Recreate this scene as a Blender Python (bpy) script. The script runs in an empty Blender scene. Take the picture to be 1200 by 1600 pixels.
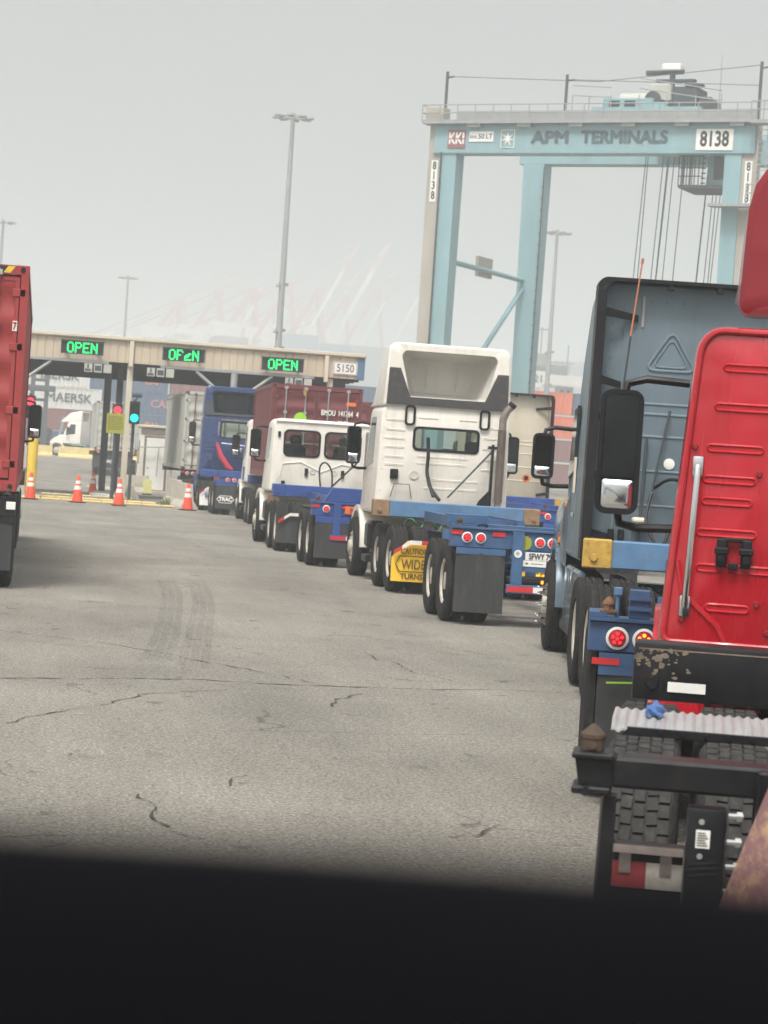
import bpy, bmesh, math, random
from math import sin, cos, pi, radians, sqrt, atan2
from mathutils import Vector, Matrix

random.seed(7)
SC = bpy.context.scene
COL = SC.collection
R = radians

# ------------------------------------------------------------------ camera
cam_d = bpy.data.cameras.new('camera')
cam = bpy.data.objects.new('camera', cam_d)
COL.objects.link(cam)
SC.camera = cam
cam_d.sensor_fit = 'VERTICAL'
cam_d.sensor_height = 36.0
cam_d.sensor_width = 27.0
cam_d.lens = 36.0 * 3600 / 1600
cam_d.clip_start = 0.05
cam_d.clip_end = 6000
_y, _p, _r = R(8.6), R(-1.15), R(3.8)
_f = Vector((sin(_y)*cos(_p), cos(_y)*cos(_p), sin(_p)))
_R = Vector((cos(_y), -sin(_y), 0)); _U = _R.cross(_f)
_R2 = _R*cos(_r) + _U*sin(_r); _U2 = _U*cos(_r) - _R*sin(_r)
cam.matrix_world = Matrix((( _R2.x, _U2.x, -_f.x, 0), (_R2.y, _U2.y, -_f.y, 0), (_R2.z, _U2.z, -_f.z, 1.9), (0, 0, 0, 1)))
cam_d.dof.use_dof = True
cam_d.dof.focus_distance = 18.0
cam_d.dof.aperture_fstop = 7.6

# ------------------------------------------------------------------ sky, sun, exposure
SUN_EL, SUN_AZ = 59.0, 205.0          # azimuth: degrees clockwise from +Y
w = bpy.data.worlds.new('World'); SC.world = w; w.use_nodes = True
nt = w.node_tree; nt.nodes.clear()
out = nt.nodes.new('ShaderNodeOutputWorld'); bg = nt.nodes.new('ShaderNodeBackground')
sky = nt.nodes.new('ShaderNodeTexSky'); sky.sky_type = 'NISHITA'; sky.sun_disc = False
sky.sun_elevation = R(SUN_EL); sky.sun_rotation = R(SUN_AZ)
sky.air_density = 1.0; sky.dust_density = 8.0; sky.ozone_density = 1.0
hs = nt.nodes.new('ShaderNodeHueSaturation'); hs.inputs['Saturation'].default_value = 0.12
nt.links.new(sky.outputs[0], hs.inputs['Color']); nt.links.new(hs.outputs[0], bg.inputs[0])
bg.inputs[1].default_value = 0.15
nt.links.new(bg.outputs[0], out.inputs[0])
sd = bpy.data.lights.new('sun', 'SUN'); sun = bpy.data.objects.new('sun', sd); COL.objects.link(sun)
sd.energy = 2.5; sd.angle = R(14); sd.color = (1.0, 0.95, 0.86)
_d = Vector((sin(R(SUN_AZ))*cos(R(SUN_EL)), cos(R(SUN_AZ))*cos(R(SUN_EL)), sin(R(SUN_EL))))
sun.rotation_euler = _d.to_track_quat('Z', 'Y').to_euler()
SC.view_settings.view_transform = 'Standard'
SC.view_settings.look = 'None'
SC.view_settings.exposure = 0.14
SC.view_settings.gamma = 1.0
SC.cycles.volume_bounces = 3
SC.cycles.max_bounces = 10
SC.cycles.transparent_max_bounces = 12

# ------------------------------------------------------------------ materials
M = {}
def mat(name, col, rough=0.5, metal=0.0, var=0.12, scale=6.0, bump=0.0, bscale=60.0, dirt=0.0, dirtcol=(0.09, 0.075, 0.06), spec=0.5, coat=0.0, streak=False, wave=0.0):
    """paint / metal / rubber: base colour with slow variation, optional dirt patches and fine bump"""
    m = bpy.data.materials.new(name); m.use_nodes = True
    t = m.node_tree; b = t.nodes['Principled BSDF']
    tc = t.nodes.new('ShaderNodeTexCoord'); mp = t.nodes.new('ShaderNodeMapping')
    t.links.new(tc.outputs['Object'], mp.inputs[0])
    if streak: mp.inputs['Scale'].default_value = (1, 1, 0.18)
    n = t.nodes.new('ShaderNodeTexNoise'); n.inputs['Scale'].default_value = scale; n.inputs['Detail'].default_value = 6; n.inputs['Roughness'].default_value = 0.65
    t.links.new(mp.outputs[0], n.inputs['Vector'])
    r = t.nodes.new('ShaderNodeMapRange'); r.inputs[1].default_value = 0.3; r.inputs[2].default_value = 0.7
    r.inputs[3].default_value = 1 - var; r.inputs[4].default_value = 1 + var
    t.links.new(n.outputs[0], r.inputs[0])
    mx = t.nodes.new('ShaderNodeMix'); mx.data_type = 'RGBA'; mx.blend_type = 'MULTIPLY'; mx.inputs[0].default_value = 1.0
    mx.inputs[6].default_value = (*col, 1); t.links.new(r.outputs[0], mx.inputs[7])
    last = mx.outputs[2]
    if dirt > 0:
        n2 = t.nodes.new('ShaderNodeTexNoise'); n2.inputs['Scale'].default_value = scale*1.7; n2.inputs['Detail'].default_value = 9; n2.inputs['Roughness'].default_value = 0.72
        t.links.new(mp.outputs[0], n2.inputs['Vector'])
        r2 = t.nodes.new('ShaderNodeMapRange'); r2.inputs[1].default_value = 0.50; r2.inputs[2].default_value = 0.74; r2.inputs[3].default_value = 0; r2.inputs[4].default_value = dirt
        t.links.new(n2.outputs[0], r2.inputs[0])
        m2 = t.nodes.new('ShaderNodeMix'); m2.data_type = 'RGBA'
        t.links.new(r2.outputs[0], m2.inputs[0]); t.links.new(last, m2.inputs[6]); m2.inputs[7].default_value = (*dirtcol, 1)
        last = m2.outputs[2]
    t.links.new(last, b.inputs['Base Color'])
    rr = t.nodes.new('ShaderNodeMapRange'); rr.inputs[1].default_value = 0.3; rr.inputs[2].default_value = 0.7
    rr.inputs[3].default_value = max(0.03, rough-0.08); rr.inputs[4].default_value = min(1, rough+0.12)
    t.links.new(n.outputs[0], rr.inputs[0]); t.links.new(rr.outputs[0], b.inputs['Roughness'])
    b.inputs['Metallic'].default_value = metal
    b.inputs['Specular IOR Level'].default_value = spec
    b.inputs['Coat Weight'].default_value = coat
    b.inputs['Coat Roughness'].default_value = 0.08
    if bump > 0:
        n3 = t.nodes.new('ShaderNodeTexNoise'); n3.inputs['Scale'].default_value = bscale; n3.inputs['Detail'].default_value = 4
        t.links.new(tc.outputs['Object'], n3.inputs['Vector'])
        bp = t.nodes.new('ShaderNodeBump'); bp.inputs['Strength'].default_value = bump; bp.inputs['Distance'].default_value = 0.01
        t.links.new(n3.outputs[0], bp.inputs['Height']); t.links.new(bp.outputs[0], b.inputs['Normal'])
    if wave > 0:                                        # sheet metal is never quite flat
        n4 = t.nodes.new('ShaderNodeTexNoise'); n4.inputs['Scale'].default_value = 2.3; n4.inputs['Detail'].default_value = 2
        t.links.new(tc.outputs['Object'], n4.inputs['Vector'])
        b4 = t.nodes.new('ShaderNodeBump'); b4.inputs['Strength'].default_value = wave; b4.inputs['Distance'].default_value = 0.05
        t.links.new(n4.outputs[0], b4.inputs['Height']); t.links.new(b4.outputs[0], b.inputs['Normal'])
        if coat: t.links.new(b4.outputs[0], b.inputs['Coat Normal'])
    M[name] = m
    return m

def emis(name, col, s):
    m = bpy.data.materials.new(name); m.use_nodes = True
    b = m.node_tree.nodes['Principled BSDF']
    b.inputs['Base Color'].default_value = (*[c*0.4 for c in col], 1)
    b.inputs['Emission Color'].default_value = (*col, 1); b.inputs['Emission Strength'].default_value = s
    M[name] = m; return m

def glass(name, tint, op):
    m = bpy.data.materials.new(name); m.use_nodes = True
    t = m.node_tree; t.nodes.remove(t.nodes['Principled BSDF'])
    o = t.nodes['Material Output']
    tr = t.nodes.new('ShaderNodeBsdfTransparent'); tr.inputs[0].default_value = (*tint, 1)
    gl = t.nodes.new('ShaderNodeBsdfGlossy'); gl.inputs['Roughness'].default_value = 0.03; gl.inputs[0].default_value = (0.9, 0.95, 0.95, 1)
    lw = t.nodes.new('ShaderNodeLayerWeight'); lw.inputs[0].default_value = 0.25
    mr = t.nodes.new('ShaderNodeMapRange'); mr.inputs[3].default_value = op; mr.inputs[4].default_value = 0.8
    t.links.new(lw.outputs['Fresnel'], mr.inputs[0])
    mx = t.nodes.new('ShaderNodeMixShader')
    t.links.new(mr.outputs[0], mx.inputs[0]); t.links.new(tr.outputs[0], mx.inputs[1]); t.links.new(gl.outputs[0], mx.inputs[2])
    t.links.new(mx.outputs[0], o.inputs[0]); M[name] = m; return m

mat('white_paint', (0.82, 0.785, 0.71), 0.32, dirt=0.42, dirtcol=(0.40, 0.34, 0.26), var=0.06, scale=2.6, streak=True, wave=0.3)
mat('beige_paint', (0.72, 0.65, 0.52), 0.4, wave=0.3, dirt=0.3, dirtcol=(0.4, 0.32, 0.2), var=0.06, scale=2.0, streak=True)
mat('liner_white', (0.60, 0.58, 0.53), 0.6, dirt=0.2, dirtcol=(0.3, 0.27, 0.22), var=0.06, scale=3, streak=True)
mat('red_paint', (0.46, 0.010, 0.022), 0.26, var=0.10, scale=2.5, coat=0.5, dirt=0.40, dirtcol=(0.33, 0.075, 0.065), streak=True, wave=0.6)
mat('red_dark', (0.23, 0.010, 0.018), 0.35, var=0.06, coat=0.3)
mat('greyblue_paint', (0.165, 0.218, 0.255), 0.42, var=0.10, scale=1.6, dirt=0.45, dirtcol=(0.10, 0.12, 0.13), streak=True, wave=0.35)
mat('greyblue_gloss', (0.115, 0.16, 0.20), 0.18, var=0.08, coat=0.6, metal=0.2, wave=0.3)
mat('navy_paint', (0.022, 0.048, 0.150), 0.3, var=0.1, coat=0.3)
mat('navy_dark', (0.010, 0.018, 0.04), 0.5, var=0.1)
mat('chassis_blue', (0.050, 0.120, 0.25), 0.5, var=0.2, scale=4, dirt=0.7, dirtcol=(0.085, 0.075, 0.072), bump=0.15)
mat('bright_blue', (0.030, 0.078, 0.28), 0.45, var=0.15, scale=4, dirt=0.5, dirtcol=(0.07, 0.065, 0.10), bump=0.1)
mat('pale_blue_steel', (0.10, 0.21, 0.37), 0.5, var=0.15, scale=4, dirt=0.55, dirtcol=(0.14, 0.12, 0.11), bump=0.12)
mat('dull_blue', (0.05, 0.105, 0.22), 0.5, var=0.15, dirt=0.4, dirtcol=(0.07, 0.07, 0.08))
mat('black_steel', (0.009, 0.009, 0.011), 0.38, var=0.25, dirt=0.30, dirtcol=(0.05, 0.043, 0.036), bump=0.06, spec=0.35)
mat('black_plastic', (0.010, 0.010, 0.012), 0.45, var=0.15, spec=0.3)
mat('flap_rubber', (0.040, 0.041, 0.044), 0.65, spec=0.3, var=0.15, scale=5, dirt=0.4, dirtcol=(0.12, 0.11, 0.10), streak=True)
mat('tyre_rubber', (0.019, 0.0185, 0.0185), 0.82, spec=0.25, var=0.18, scale=9, dirt=0.5, dirtcol=(0.085, 0.08, 0.072))
mat('rim_white', (0.55, 0.51, 0.44), 0.5, dirt=0.5, dirtcol=(0.2, 0.16, 0.12), scale=8)
mat('chrome', (0.75, 0.75, 0.76), 0.18, metal=1.0, var=0.05)
mat('aluminium', (0.52, 0.52, 0.52), 0.45, metal=0.6, var=0.1, scale=14, dirt=0.25, dirtcol=(0.3, 0.29, 0.28))
mat('stack_steel', (0.33, 0.28, 0.26), 0.45, metal=0.6, var=0.2, scale=12, dirt=0.4, dirtcol=(0.2, 0.13, 0.09))
mat('rust', (0.19, 0.10, 0.055), 0.85, var=0.35, scale=14, dirt=0.6, dirtcol=(0.33, 0.25, 0.17), bump=0.3)
mat('dark_rust', (0.07, 0.045, 0.032), 0.8, var=0.3, scale=20, dirt=0.5, dirtcol=(0.17, 0.10, 0.06), bump=0.2)
mat('brown_end', (0.30, 0.19, 0.11), 0.75, var=0.25, scale=8, dirt=0.7, dirtcol=(0.16, 0.09, 0.05), bump=0.2)
mat('rusty_yellow', (0.50, 0.31, 0.055), 0.7, var=0.2, scale=11, dirt=1.0, dirtcol=(0.22, 0.13, 0.075), bump=0.2)
mat('yellow_flap', (0.82, 0.50, 0.025), 0.45, var=0.06, dirt=0.2, dirtcol=(0.45, 0.28, 0.05))
mat('yellow_paint', (0.72, 0.50, 0.05), 0.5, var=0.1, dirt=0.3, dirtcol=(0.4, 0.3, 0.12))
mat('faded_yellow', (0.70, 0.55, 0.24), 0.8, var=0.15, scale=3, dirt=0.6, dirtcol=(0.4, 0.35, 0.27))
mat('pale_yellow', (0.70, 0.66, 0.28), 0.6, var=0.08, dirt=0.2)
mat('notice_yellow', (0.33, 0.34, 0.03), 0.6, var=0.06)
mat('reflect_red', (0.58, 0.035, 0.04), 0.35, var=0.08)
mat('shaded_red', (0.30, 0.035, 0.042), 0.5, var=0.15, scale=9, dirt=0.4, dirtcol=(0.2, 0.12, 0.1))  # tape red with the dashboard blur's darkness in its colour, plus dirt
mat('shaded_white', (0.50, 0.47, 0.42), 0.5, var=0.15, scale=9, dirt=0.6, dirtcol=(0.25, 0.19, 0.14))  # tape white lowered for the same darkness, plus dirt
mat('scraped_metal', (0.20, 0.155, 0.115), 0.7, var=0.35, scale=16, dirt=0.5, dirtcol=(0.09, 0.06, 0.045))
mat('reflect_white', (0.78, 0.77, 0.73), 0.35, var=0.06, dirt=0.3, dirtcol=(0.45, 0.42, 0.36))
mat('plate_white', (0.80, 0.79, 0.75), 0.5, var=0.05, dirt=0.15, dirtcol=(0.5, 0.47, 0.4))
mat('ink', (0.012, 0.012, 0.014), 0.5, var=0.05)
mat('ink_brown', (0.12, 0.07, 0.015), 0.6, var=0.1)
mat('gap_dark', (0.01, 0.01, 0.011), 0.8, var=0.1)
mat('orange_plate', (0.75, 0.16, 0.04), 0.5, var=0.05)
mat('amber', (0.85, 0.30, 0.02), 0.3, var=0.05)
mat('cone_orange', (0.80, 0.075, 0.025), 0.5, var=0.08, dirt=0.15, dirtcol=(0.4, 0.08, 0.04))
mat('box_red', (0.32, 0.034, 0.034), 0.5, var=0.10, scale=2.5, dirt=0.22, dirtcol=(0.25, 0.04, 0.04), bump=0.04)
mat('box_maroon', (0.155, 0.030, 0.034), 0.5, var=0.12, scale=2.5, dirt=0.3, dirtcol=(0.09, 0.035, 0.03))
mat('box_grey', (0.46, 0.46, 0.42), 0.6, var=0.08, scale=2, dirt=0.5, dirtcol=(0.28, 0.2, 0.13), streak=True)
mat('box_blue', (0.030, 0.075, 0.16), 0.6, var=0.12, scale=1.5, dirt=0.2)
mat('box_orange', (0.70, 0.13, 0.035), 0.6, var=0.1, scale=1.5)
mat('box_brown', (0.20, 0.055, 0.055), 0.6, var=0.12, scale=1.5)
mat('box_white', (0.62, 0.61, 0.58), 0.6, var=0.06, scale=1.5, dirt=0.2, dirtcol=(0.4, 0.36, 0.3))
mat('gasket', (0.035, 0.033, 0.033), 0.8, var=0.1)
mat('gantry_blue', (0.235, 0.385, 0.42), 0.5, var=0.12, scale=0.8, dirt=0.45, dirtcol=(0.30, 0.29, 0.26), streak=True)
mat('gantry_grey', (0.40, 0.37, 0.32), 0.65, var=0.10, scale=0.8, dirt=0.4, dirtcol=(0.28, 0.22, 0.16), streak=True)
mat('galvanised', (0.36, 0.37, 0.37), 0.5, metal=0.4, var=0.12, scale=3)
mat('dark_grey', (0.055, 0.065, 0.075), 0.6, var=0.12)
mat('gusset_grey', (0.050, 0.052, 0.056), 0.6, var=0.15, scale=5, dirt=0.9, dirtcol=(0.15, 0.075, 0.04))
mat('slate_text', (0.06, 0.10, 0.12), 0.6, var=0.05)
mat('logo_maroon', (0.28, 0.10, 0.11), 0.6, var=0.05)
mat('siding', (0.56, 0.47, 0.36), 0.6, var=0.05, scale=1.2, dirt=0.12, dirtcol=(0.38, 0.3, 0.22), streak=True)
mat('siding_trim', (0.62, 0.56, 0.45), 0.55, var=0.05, scale=2)
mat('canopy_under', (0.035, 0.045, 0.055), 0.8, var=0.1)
mat('trim_blue', (0.09, 0.17, 0.28), 0.6, var=0.08)
mat('concrete', (0.50, 0.46, 0.39), 0.9, var=0.16, scale=3, dirt=0.5, dirtcol=(0.2, 0.18, 0.15), bump=0.3, bscale=40)
mat('crane_red', (0.50, 0.17, 0.19), 0.6, var=0.1, scale=0.1)
mat('crane_white', (0.75, 0.70, 0.60), 0.6, var=0.1, scale=0.1)
mat('hull_blue', (0.03, 0.06, 0.10), 0.6, var=0.1, scale=0.05)
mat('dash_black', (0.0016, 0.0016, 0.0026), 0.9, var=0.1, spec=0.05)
mat('lime', (0.30, 0.62, 0.03), 0.7, var=0.1)
mat('skin', (0.40, 0.22, 0.15), 0.6, var=0.05)
mat('seat_cloth', (0.05, 0.05, 0.055), 0.9, var=0.1)
mat('hose_green', (0.02, 0.18, 0.08), 0.5, var=0.1)
mat('rag_blue', (0.07, 0.14, 0.33), 0.8, var=0.15)
mat('red_rag', (0.42, 0.02, 0.05), 0.8, var=0.2)
mat('wire_orange', (0.50, 0.20, 0.10), 0.6, var=0.1)
mat('weed_green', (0.10, 0.13, 0.045), 0.8, var=0.3)
mat('tread_rubber', (0.036, 0.035, 0.034), 0.8, spec=0.25, var=0.3, scale=14, dirt=0.75, dirtcol=(0.10, 0.095, 0.085))
emis('lamp_red', (1.0, 0.03, 0.05), 1.1)
emis('lamp_orange', (1.0, 0.28, 0.02), 3.0)
emis('led_green', (0.0, 1.0, 0.22), 1.5)
emis('signal_red', (1.0, 0.05, 0.09), 1.6)
emis('signal_cyan', (0.0, 0.95, 0.85), 1.6)
mat('lens_red', (0.52, 0.015, 0.025), 0.25, var=0.05)
glass('cab_glass', (0.70, 0.78, 0.74), 0.07)
glass('windscreen', (0.80, 0.86, 0.83), 0.06)
mat('dark_glass', (0.025, 0.032, 0.034), 0.06, var=0.05, spec=0.6)
mat('mirror_face', (0.085, 0.092, 0.095), 0.05, metal=1.0, var=0.02)  # dark tint stands in for the reflection of a dark cab
mat('mirror_clear', (0.80, 0.82, 0.84), 0.04, metal=1.0, var=0.02)
mat('maroon_deck', (0.125, 0.052, 0.054), 0.7, var=0.25, scale=9, dirt=0.7, dirtcol=(0.48, 0.32, 0.13), streak=True)  # tan streaks mixed over the maroon by stretched noise

def ground_material():
    m = bpy.data.materials.new('asphalt'); m.use_nodes = True
    t = m.node_tree; b = t.nodes['Principled BSDF']; N = t.nodes.new; L = t.links.new
    tc = N('ShaderNodeTexCoord')
    def noise(s, d=5, r=0.6, sc=(1, 1, 1)):
        mp = N('ShaderNodeMapping'); mp.inputs['Scale'].default_value = sc; L(tc.outputs['Object'], mp.inputs[0])
        n = N('ShaderNodeTexNoise'); n.inputs['Scale'].default_value = s; n.inputs['Detail'].default_value = d; n.inputs['Roughness'].default_value = r
        L(mp.outputs[0], n.inputs['Vector']); return n.outputs[0]
    def rng(v, a, bb, c, d):
        r = N('ShaderNodeMapRange'); r.inputs[1].default_value = a; r.inputs[2].default_value = bb; r.inputs[3].default_value = c; r.inputs[4].default_value = d
        L(v, r.inputs[0]); return r.outputs[0]
    def mul(a, bb):
        x = N('ShaderNodeMath'); x.operation = 'MULTIPLY'; L(a, x.inputs[0]); L(bb, x.inputs[1]); return x.outputs[0]
    patch = rng(noise(0.22, 6, 0.6), 0.3, 0.7, 0.76, 1.18)
    stretch = rng(noise(0.6, 7, 0.68, (1.0, 0.16, 1)), 0.35, 0.70, 0.80, 1.13)
    grain = rng(noise(48, 3, 0.75), 0.36, 0.64, 0.50, 1.46)
    grain2 = rng(noise(19, 5, 0.8), 0.34, 0.66, 0.70, 1.28)
    v = N('ShaderNodeTexVoronoi'); v.inputs['Scale'].default_value = 38; L(tc.outputs['Object'], v.inputs['Vector'])
    pit = rng(v.outputs['Distance'], 0.10, 0.35, 0.62, 1.0)
    oil0 = rng(noise(0.55, 7, 0.7), 0.60, 0.76, 1.0, 0.60)
    drip = rng(noise(2.6, 3, 0.6, (1.0, 0.7, 1)), 0.64, 0.73, 1.0, 0.52)
    oil = mul(oil0, drip)
    # hairline cracks: cell edges of a warped voronoi, only in some areas
    wn = N('ShaderNodeTexNoise'); wn.inputs['Scale'].default_value = 1.3; wn.inputs['Detail'].default_value = 6; L(tc.outputs['Object'], wn.inputs['Vector'])
    ad = N('ShaderNodeVectorMath'); ad.operation = 'MULTIPLY_ADD'; L(wn.outputs['Color'], ad.inputs[0]); ad.inputs[1].default_value = (0.9, 0.9, 0); L(tc.outputs['Object'], ad.inputs[2])
    vc = N('ShaderNodeTexVoronoi'); vc.feature = 'DISTANCE_TO_EDGE'; vc.inputs['Scale'].default_value = 0.42; L(ad.outputs[0], vc.inputs['Vector'])
    crack = rng(vc.outputs['Distance'], 0.0, 0.006, 0.0, 1.0)
    where = rng(noise(0.35, 3), 0.50, 0.60, 1.0, 0.0)
    mxx = N('ShaderNodeMath'); mxx.operation = 'MAXIMUM'; L(crack, mxx.inputs[0]); L(where, mxx.inputs[1])
    cr = rng(mxx.outputs[0], 0, 1, 0.42, 1.0)
    val = mul(mul(mul(patch, stretch), mul(grain, grain2)), mul(mul(pit, oil), cr))
    mx = N('ShaderNodeMix'); mx.data_type = 'RGBA'; mx.blend_type = 'MULTIPLY'; mx.inputs[0].default_value = 1
    mx.inputs[6].default_value = (0.285, 0.266, 0.232, 1); L(val, mx.inputs[7])
    L(mx.outputs[2], b.inputs['Base Color']); b.inputs['Roughness'].default_value = 0.85
    b.inputs['Specular IOR Level'].default_value = 0.3
    bp = N('ShaderNodeBump'); bp.inputs['Strength'].default_value = 0.5; bp.inputs['Distance'].default_value = 0.012
    L(grain, bp.inputs['Height']); L(bp.outputs[0], b.inputs['Normal'])
    return m

def mark_material(name, col, cover, sc=(1, 1, 1), s=14, lo=0.40, hi=0.62):
    """worn marking lying on the road: noise decides where any of it is left"""
    m = bpy.data.materials.new(name); m.use_nodes = True
    t = m.node_tree; b = t.nodes['Principled BSDF']; N = t.nodes.new; L = t.links.new
    tc = N('ShaderNodeTexCoord'); mp = N('ShaderNodeMapping'); mp.inputs['Scale'].default_value = sc; L(tc.outputs['Object'], mp.inputs[0])
    n = N('ShaderNodeTexNoise'); n.inputs['Scale'].default_value = s; n.inputs['Detail'].default_value = 6; n.inputs['Roughness'].default_value = 0.7
    L(mp.outputs[0], n.inputs['Vector'])
    r = N('ShaderNodeMapRange'); r.inputs[1].default_value = lo; r.inputs[2].default_value = hi; r.inputs[3].default_value = 0; r.inputs[4].default_value = cover
    L(n.outputs[0], r.inputs[0]); L(r.outputs[0], b.inputs['Alpha'])
    b.inputs['Base Color'].default_value = (*col, 1); b.inputs['Roughness'].default_value = 0.85
    M[name] = m; return m
mark_material('skid_rubber', (0.08, 0.077, 0.072), 0.26, (1.5, 0.16, 1), 2.0, 0.30, 0.85)
mark_material('crack_fill', (0.055, 0.051, 0.046), 1.5, (1, 1, 1), 4)
mark_material('worn_yellow', (0.62, 0.50, 0.16), 0.9)
mark_material('worn_red', (0.55, 0.10, 0.06), 0.6)

# ------------------------------------------------------------------ mesh builder
class MB:
    def __init__(s): s.bm = bmesh.new()
    def box(s, c, d, rot=None, bev=0.0, seg=1):
        bm2 = bmesh.new(); bmesh.ops.create_cube(bm2, size=1.0)
        bmesh.ops.scale(bm2, vec=Vector(d), verts=bm2.verts)
        if bev > 0: bmesh.ops.bevel(bm2, geom=list(bm2.edges), offset=bev, segments=seg, affect='EDGES', profile=0.6)
        mt = Matrix.Translation(Vector(c))
        if rot is not None: mt = mt @ (rot.to_4x4() if hasattr(rot, 'to_4x4') else rot)
        s.add(bm2, mt); return s
    def b2(s, x0, x1, y0, y1, z0, z1, bev=0.0, rot=None, seg=1):
        return s.box(((x0+x1)/2, (y0+y1)/2, (z0+z1)/2), (x1-x0, y1-y0, z1-z0), rot, bev, seg)
    def add(s, bm2, mt=None):
        if mt is not None: bmesh.ops.transform(bm2, matrix=mt, verts=bm2.verts)
        me = bpy.data.meshes.new('tmp'); bm2.to_mesh(me); bm2.free(); s.bm.from_mesh(me); bpy.data.meshes.remove(me)
    def loop(s, pts): return [s.bm.verts.new(p) for p in pts]
    def face(s, vs):
        try: return s.bm.faces.new(vs)
        except ValueError: return None
    def bridge(s, a, b, closed=True):
        n = len(a)
        for i in range(n if closed else n-1): s.face([a[i], a[(i+1) % n], b[(i+1) % n], b[i]])
    def loft(s, loops, cap0=True, cap1=True):
        L = [s.loop(l) for l in loops]
        for a, b in zip(L, L[1:]): s.bridge(a, b)
        if cap0: s.face(L[0][::-1])
        if cap1: s.face(L[-1])
        return L
    def ring(s, a, b): s.bridge(s.loop(a), s.loop(b)); return s
    def cyl(s, p0, p1, r0, r1=None, n=12, caps=True):
        r1 = r0 if r1 is None else r1
        p0, p1 = Vector(p0), Vector(p1); d = (p1-p0).normalized()
        u = d.orthogonal().normalized(); v = d.cross(u)
        A = [[p + (u*cos(2*pi*i/n) + v*sin(2*pi*i/n))*r for i in range(n)] for p, r in ((p0, r0), (p1, r1))]
        s.loft(A, caps, caps); return s
    def tube(s, pts, r, n=8):
        pts = [Vector(p) for p in pts]; rs = r if isinstance(r, (list, tuple)) else [r]*len(pts)
        u = None; loops = []
        for i, p in enumerate(pts):
            d = (pts[min(i+1, len(pts)-1)] - pts[max(i-1, 0)]).normalized()
            u = d.orthogonal() if u is None else (u - d*u.dot(d))
            u.normalize(); v = d.cross(u)
            loops.append([p + (u*cos(2*pi*k/n) + v*sin(2*pi*k/n))*rs[i] for k in range(n)])
        s.loft(loops); return s
    def lathe_x(s, prof, c, n=32):
        """profile [(dx, r)] round the X axis through c"""
        loops = [[(c[0]+dx, c[1]+r*cos(2*pi*i/n), c[2]+r*sin(2*pi*i/n)) for i in range(n)] for dx, r in prof]
        s.loft(loops, True, True); return s
    def lathe_z(s, prof, c, n=24):
        loops = [[(c[0]+r*cos(2*pi*i/n), c[1]+r*sin(2*pi*i/n), c[2]+dz) for i in range(n)] for dz, r in prof]
        s.loft(loops, True, True); return s
    def prism(s, poly, axis, a, b):
        """extrude a 2-D polygon along an axis from a to b; poly in the other two axes in x,y,z order"""
        def P(q, t):
            return (t, q[0], q[1]) if axis == 'x' else ((q[0], t, q[1]) if axis == 'y' else (q[0], q[1], t))
        s.loft([[P(q, a) for q in poly], [P(q, b) for q in poly]]); return s
    def build(s, name, m, parent=None, ang=35):
        me = bpy.data.meshes.new(name)
        bmesh.ops.remove_doubles(s.bm, verts=s.bm.verts, dist=1e-5)
        bmesh.ops.recalc_face_normals(s.bm, faces=s.bm.faces)
        s.bm.to_mesh(me); s.bm.free()
        me.materials.append(M[m] if isinstance(m, str) else m)
        me.polygons.foreach_set('use_smooth', [True]*len(me.polygons))
        me.set_sharp_from_angle(angle=R(ang))
        o = bpy.data.objects.new(name, me); COL.objects.link(o)
        if parent is not None: o.parent = parent
        return o

def merge(src, dst):
    """weld a pressed detail into the sheet it belongs to"""
    b = bmesh.new(); b.from_mesh(dst.data); b.from_mesh(src.data); b.to_mesh(dst.data); b.free()
    dst.data.set_sharp_from_angle(angle=R(38)); me = src.data; bpy.data.objects.remove(src); bpy.data.meshes.remove(me)
def cab_of(t): return [c for c in kids(t) if c.name.split('.')[0] == 'cab'][0]
def rr(x0, x1, z0, z1, r, k=4):
    """rounded rectangle points, from bottom-left round counter-clockwise; r = one radius or (bl, br, tr, tl)"""
    r = (r,)*4 if isinstance(r, (int, float)) else r
    out = []
    for (cx, cz, a0, q) in ((x0+r[0], z0+r[0], pi, r[0]), (x1-r[1], z0+r[1], 1.5*pi, r[1]), (x1-r[2], z1-r[2], 0, r[2]), (x0+r[3], z1-r[3], 0.5*pi, r[3])):
        for i in range(k+1):
            a = a0 + 0.5*pi*i/k; out.append((cx+q*cos(a), cz+q*sin(a)))
    return out

def thing(name, label, cat, loc=(0, 0, 0), rz=0.0, group=None):
    o = bpy.data.objects.new(name, None); COL.objects.link(o)
    o.location = loc; o.rotation_euler = (0, 0, R(rz)); o.empty_display_size = 0.3
    return tag(o, label, cat, group)
def tag(o, label, cat, group=None, kind=None):
    o['label'] = label; o['category'] = cat
    if group: o['group'] = group
    if kind: o['kind'] = kind
    return o
def struct(o, kind='structure'): o['kind'] = kind; return o
def kids(o): return [c for c in bpy.data.objects if c.parent == o]
def copy_tree(o, parent=None):
    c = o.copy(); COL.objects.link(c)
    if parent is not None: c.parent = parent
    for ch in kids(o): copy_tree(ch, c)
    return c

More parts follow.
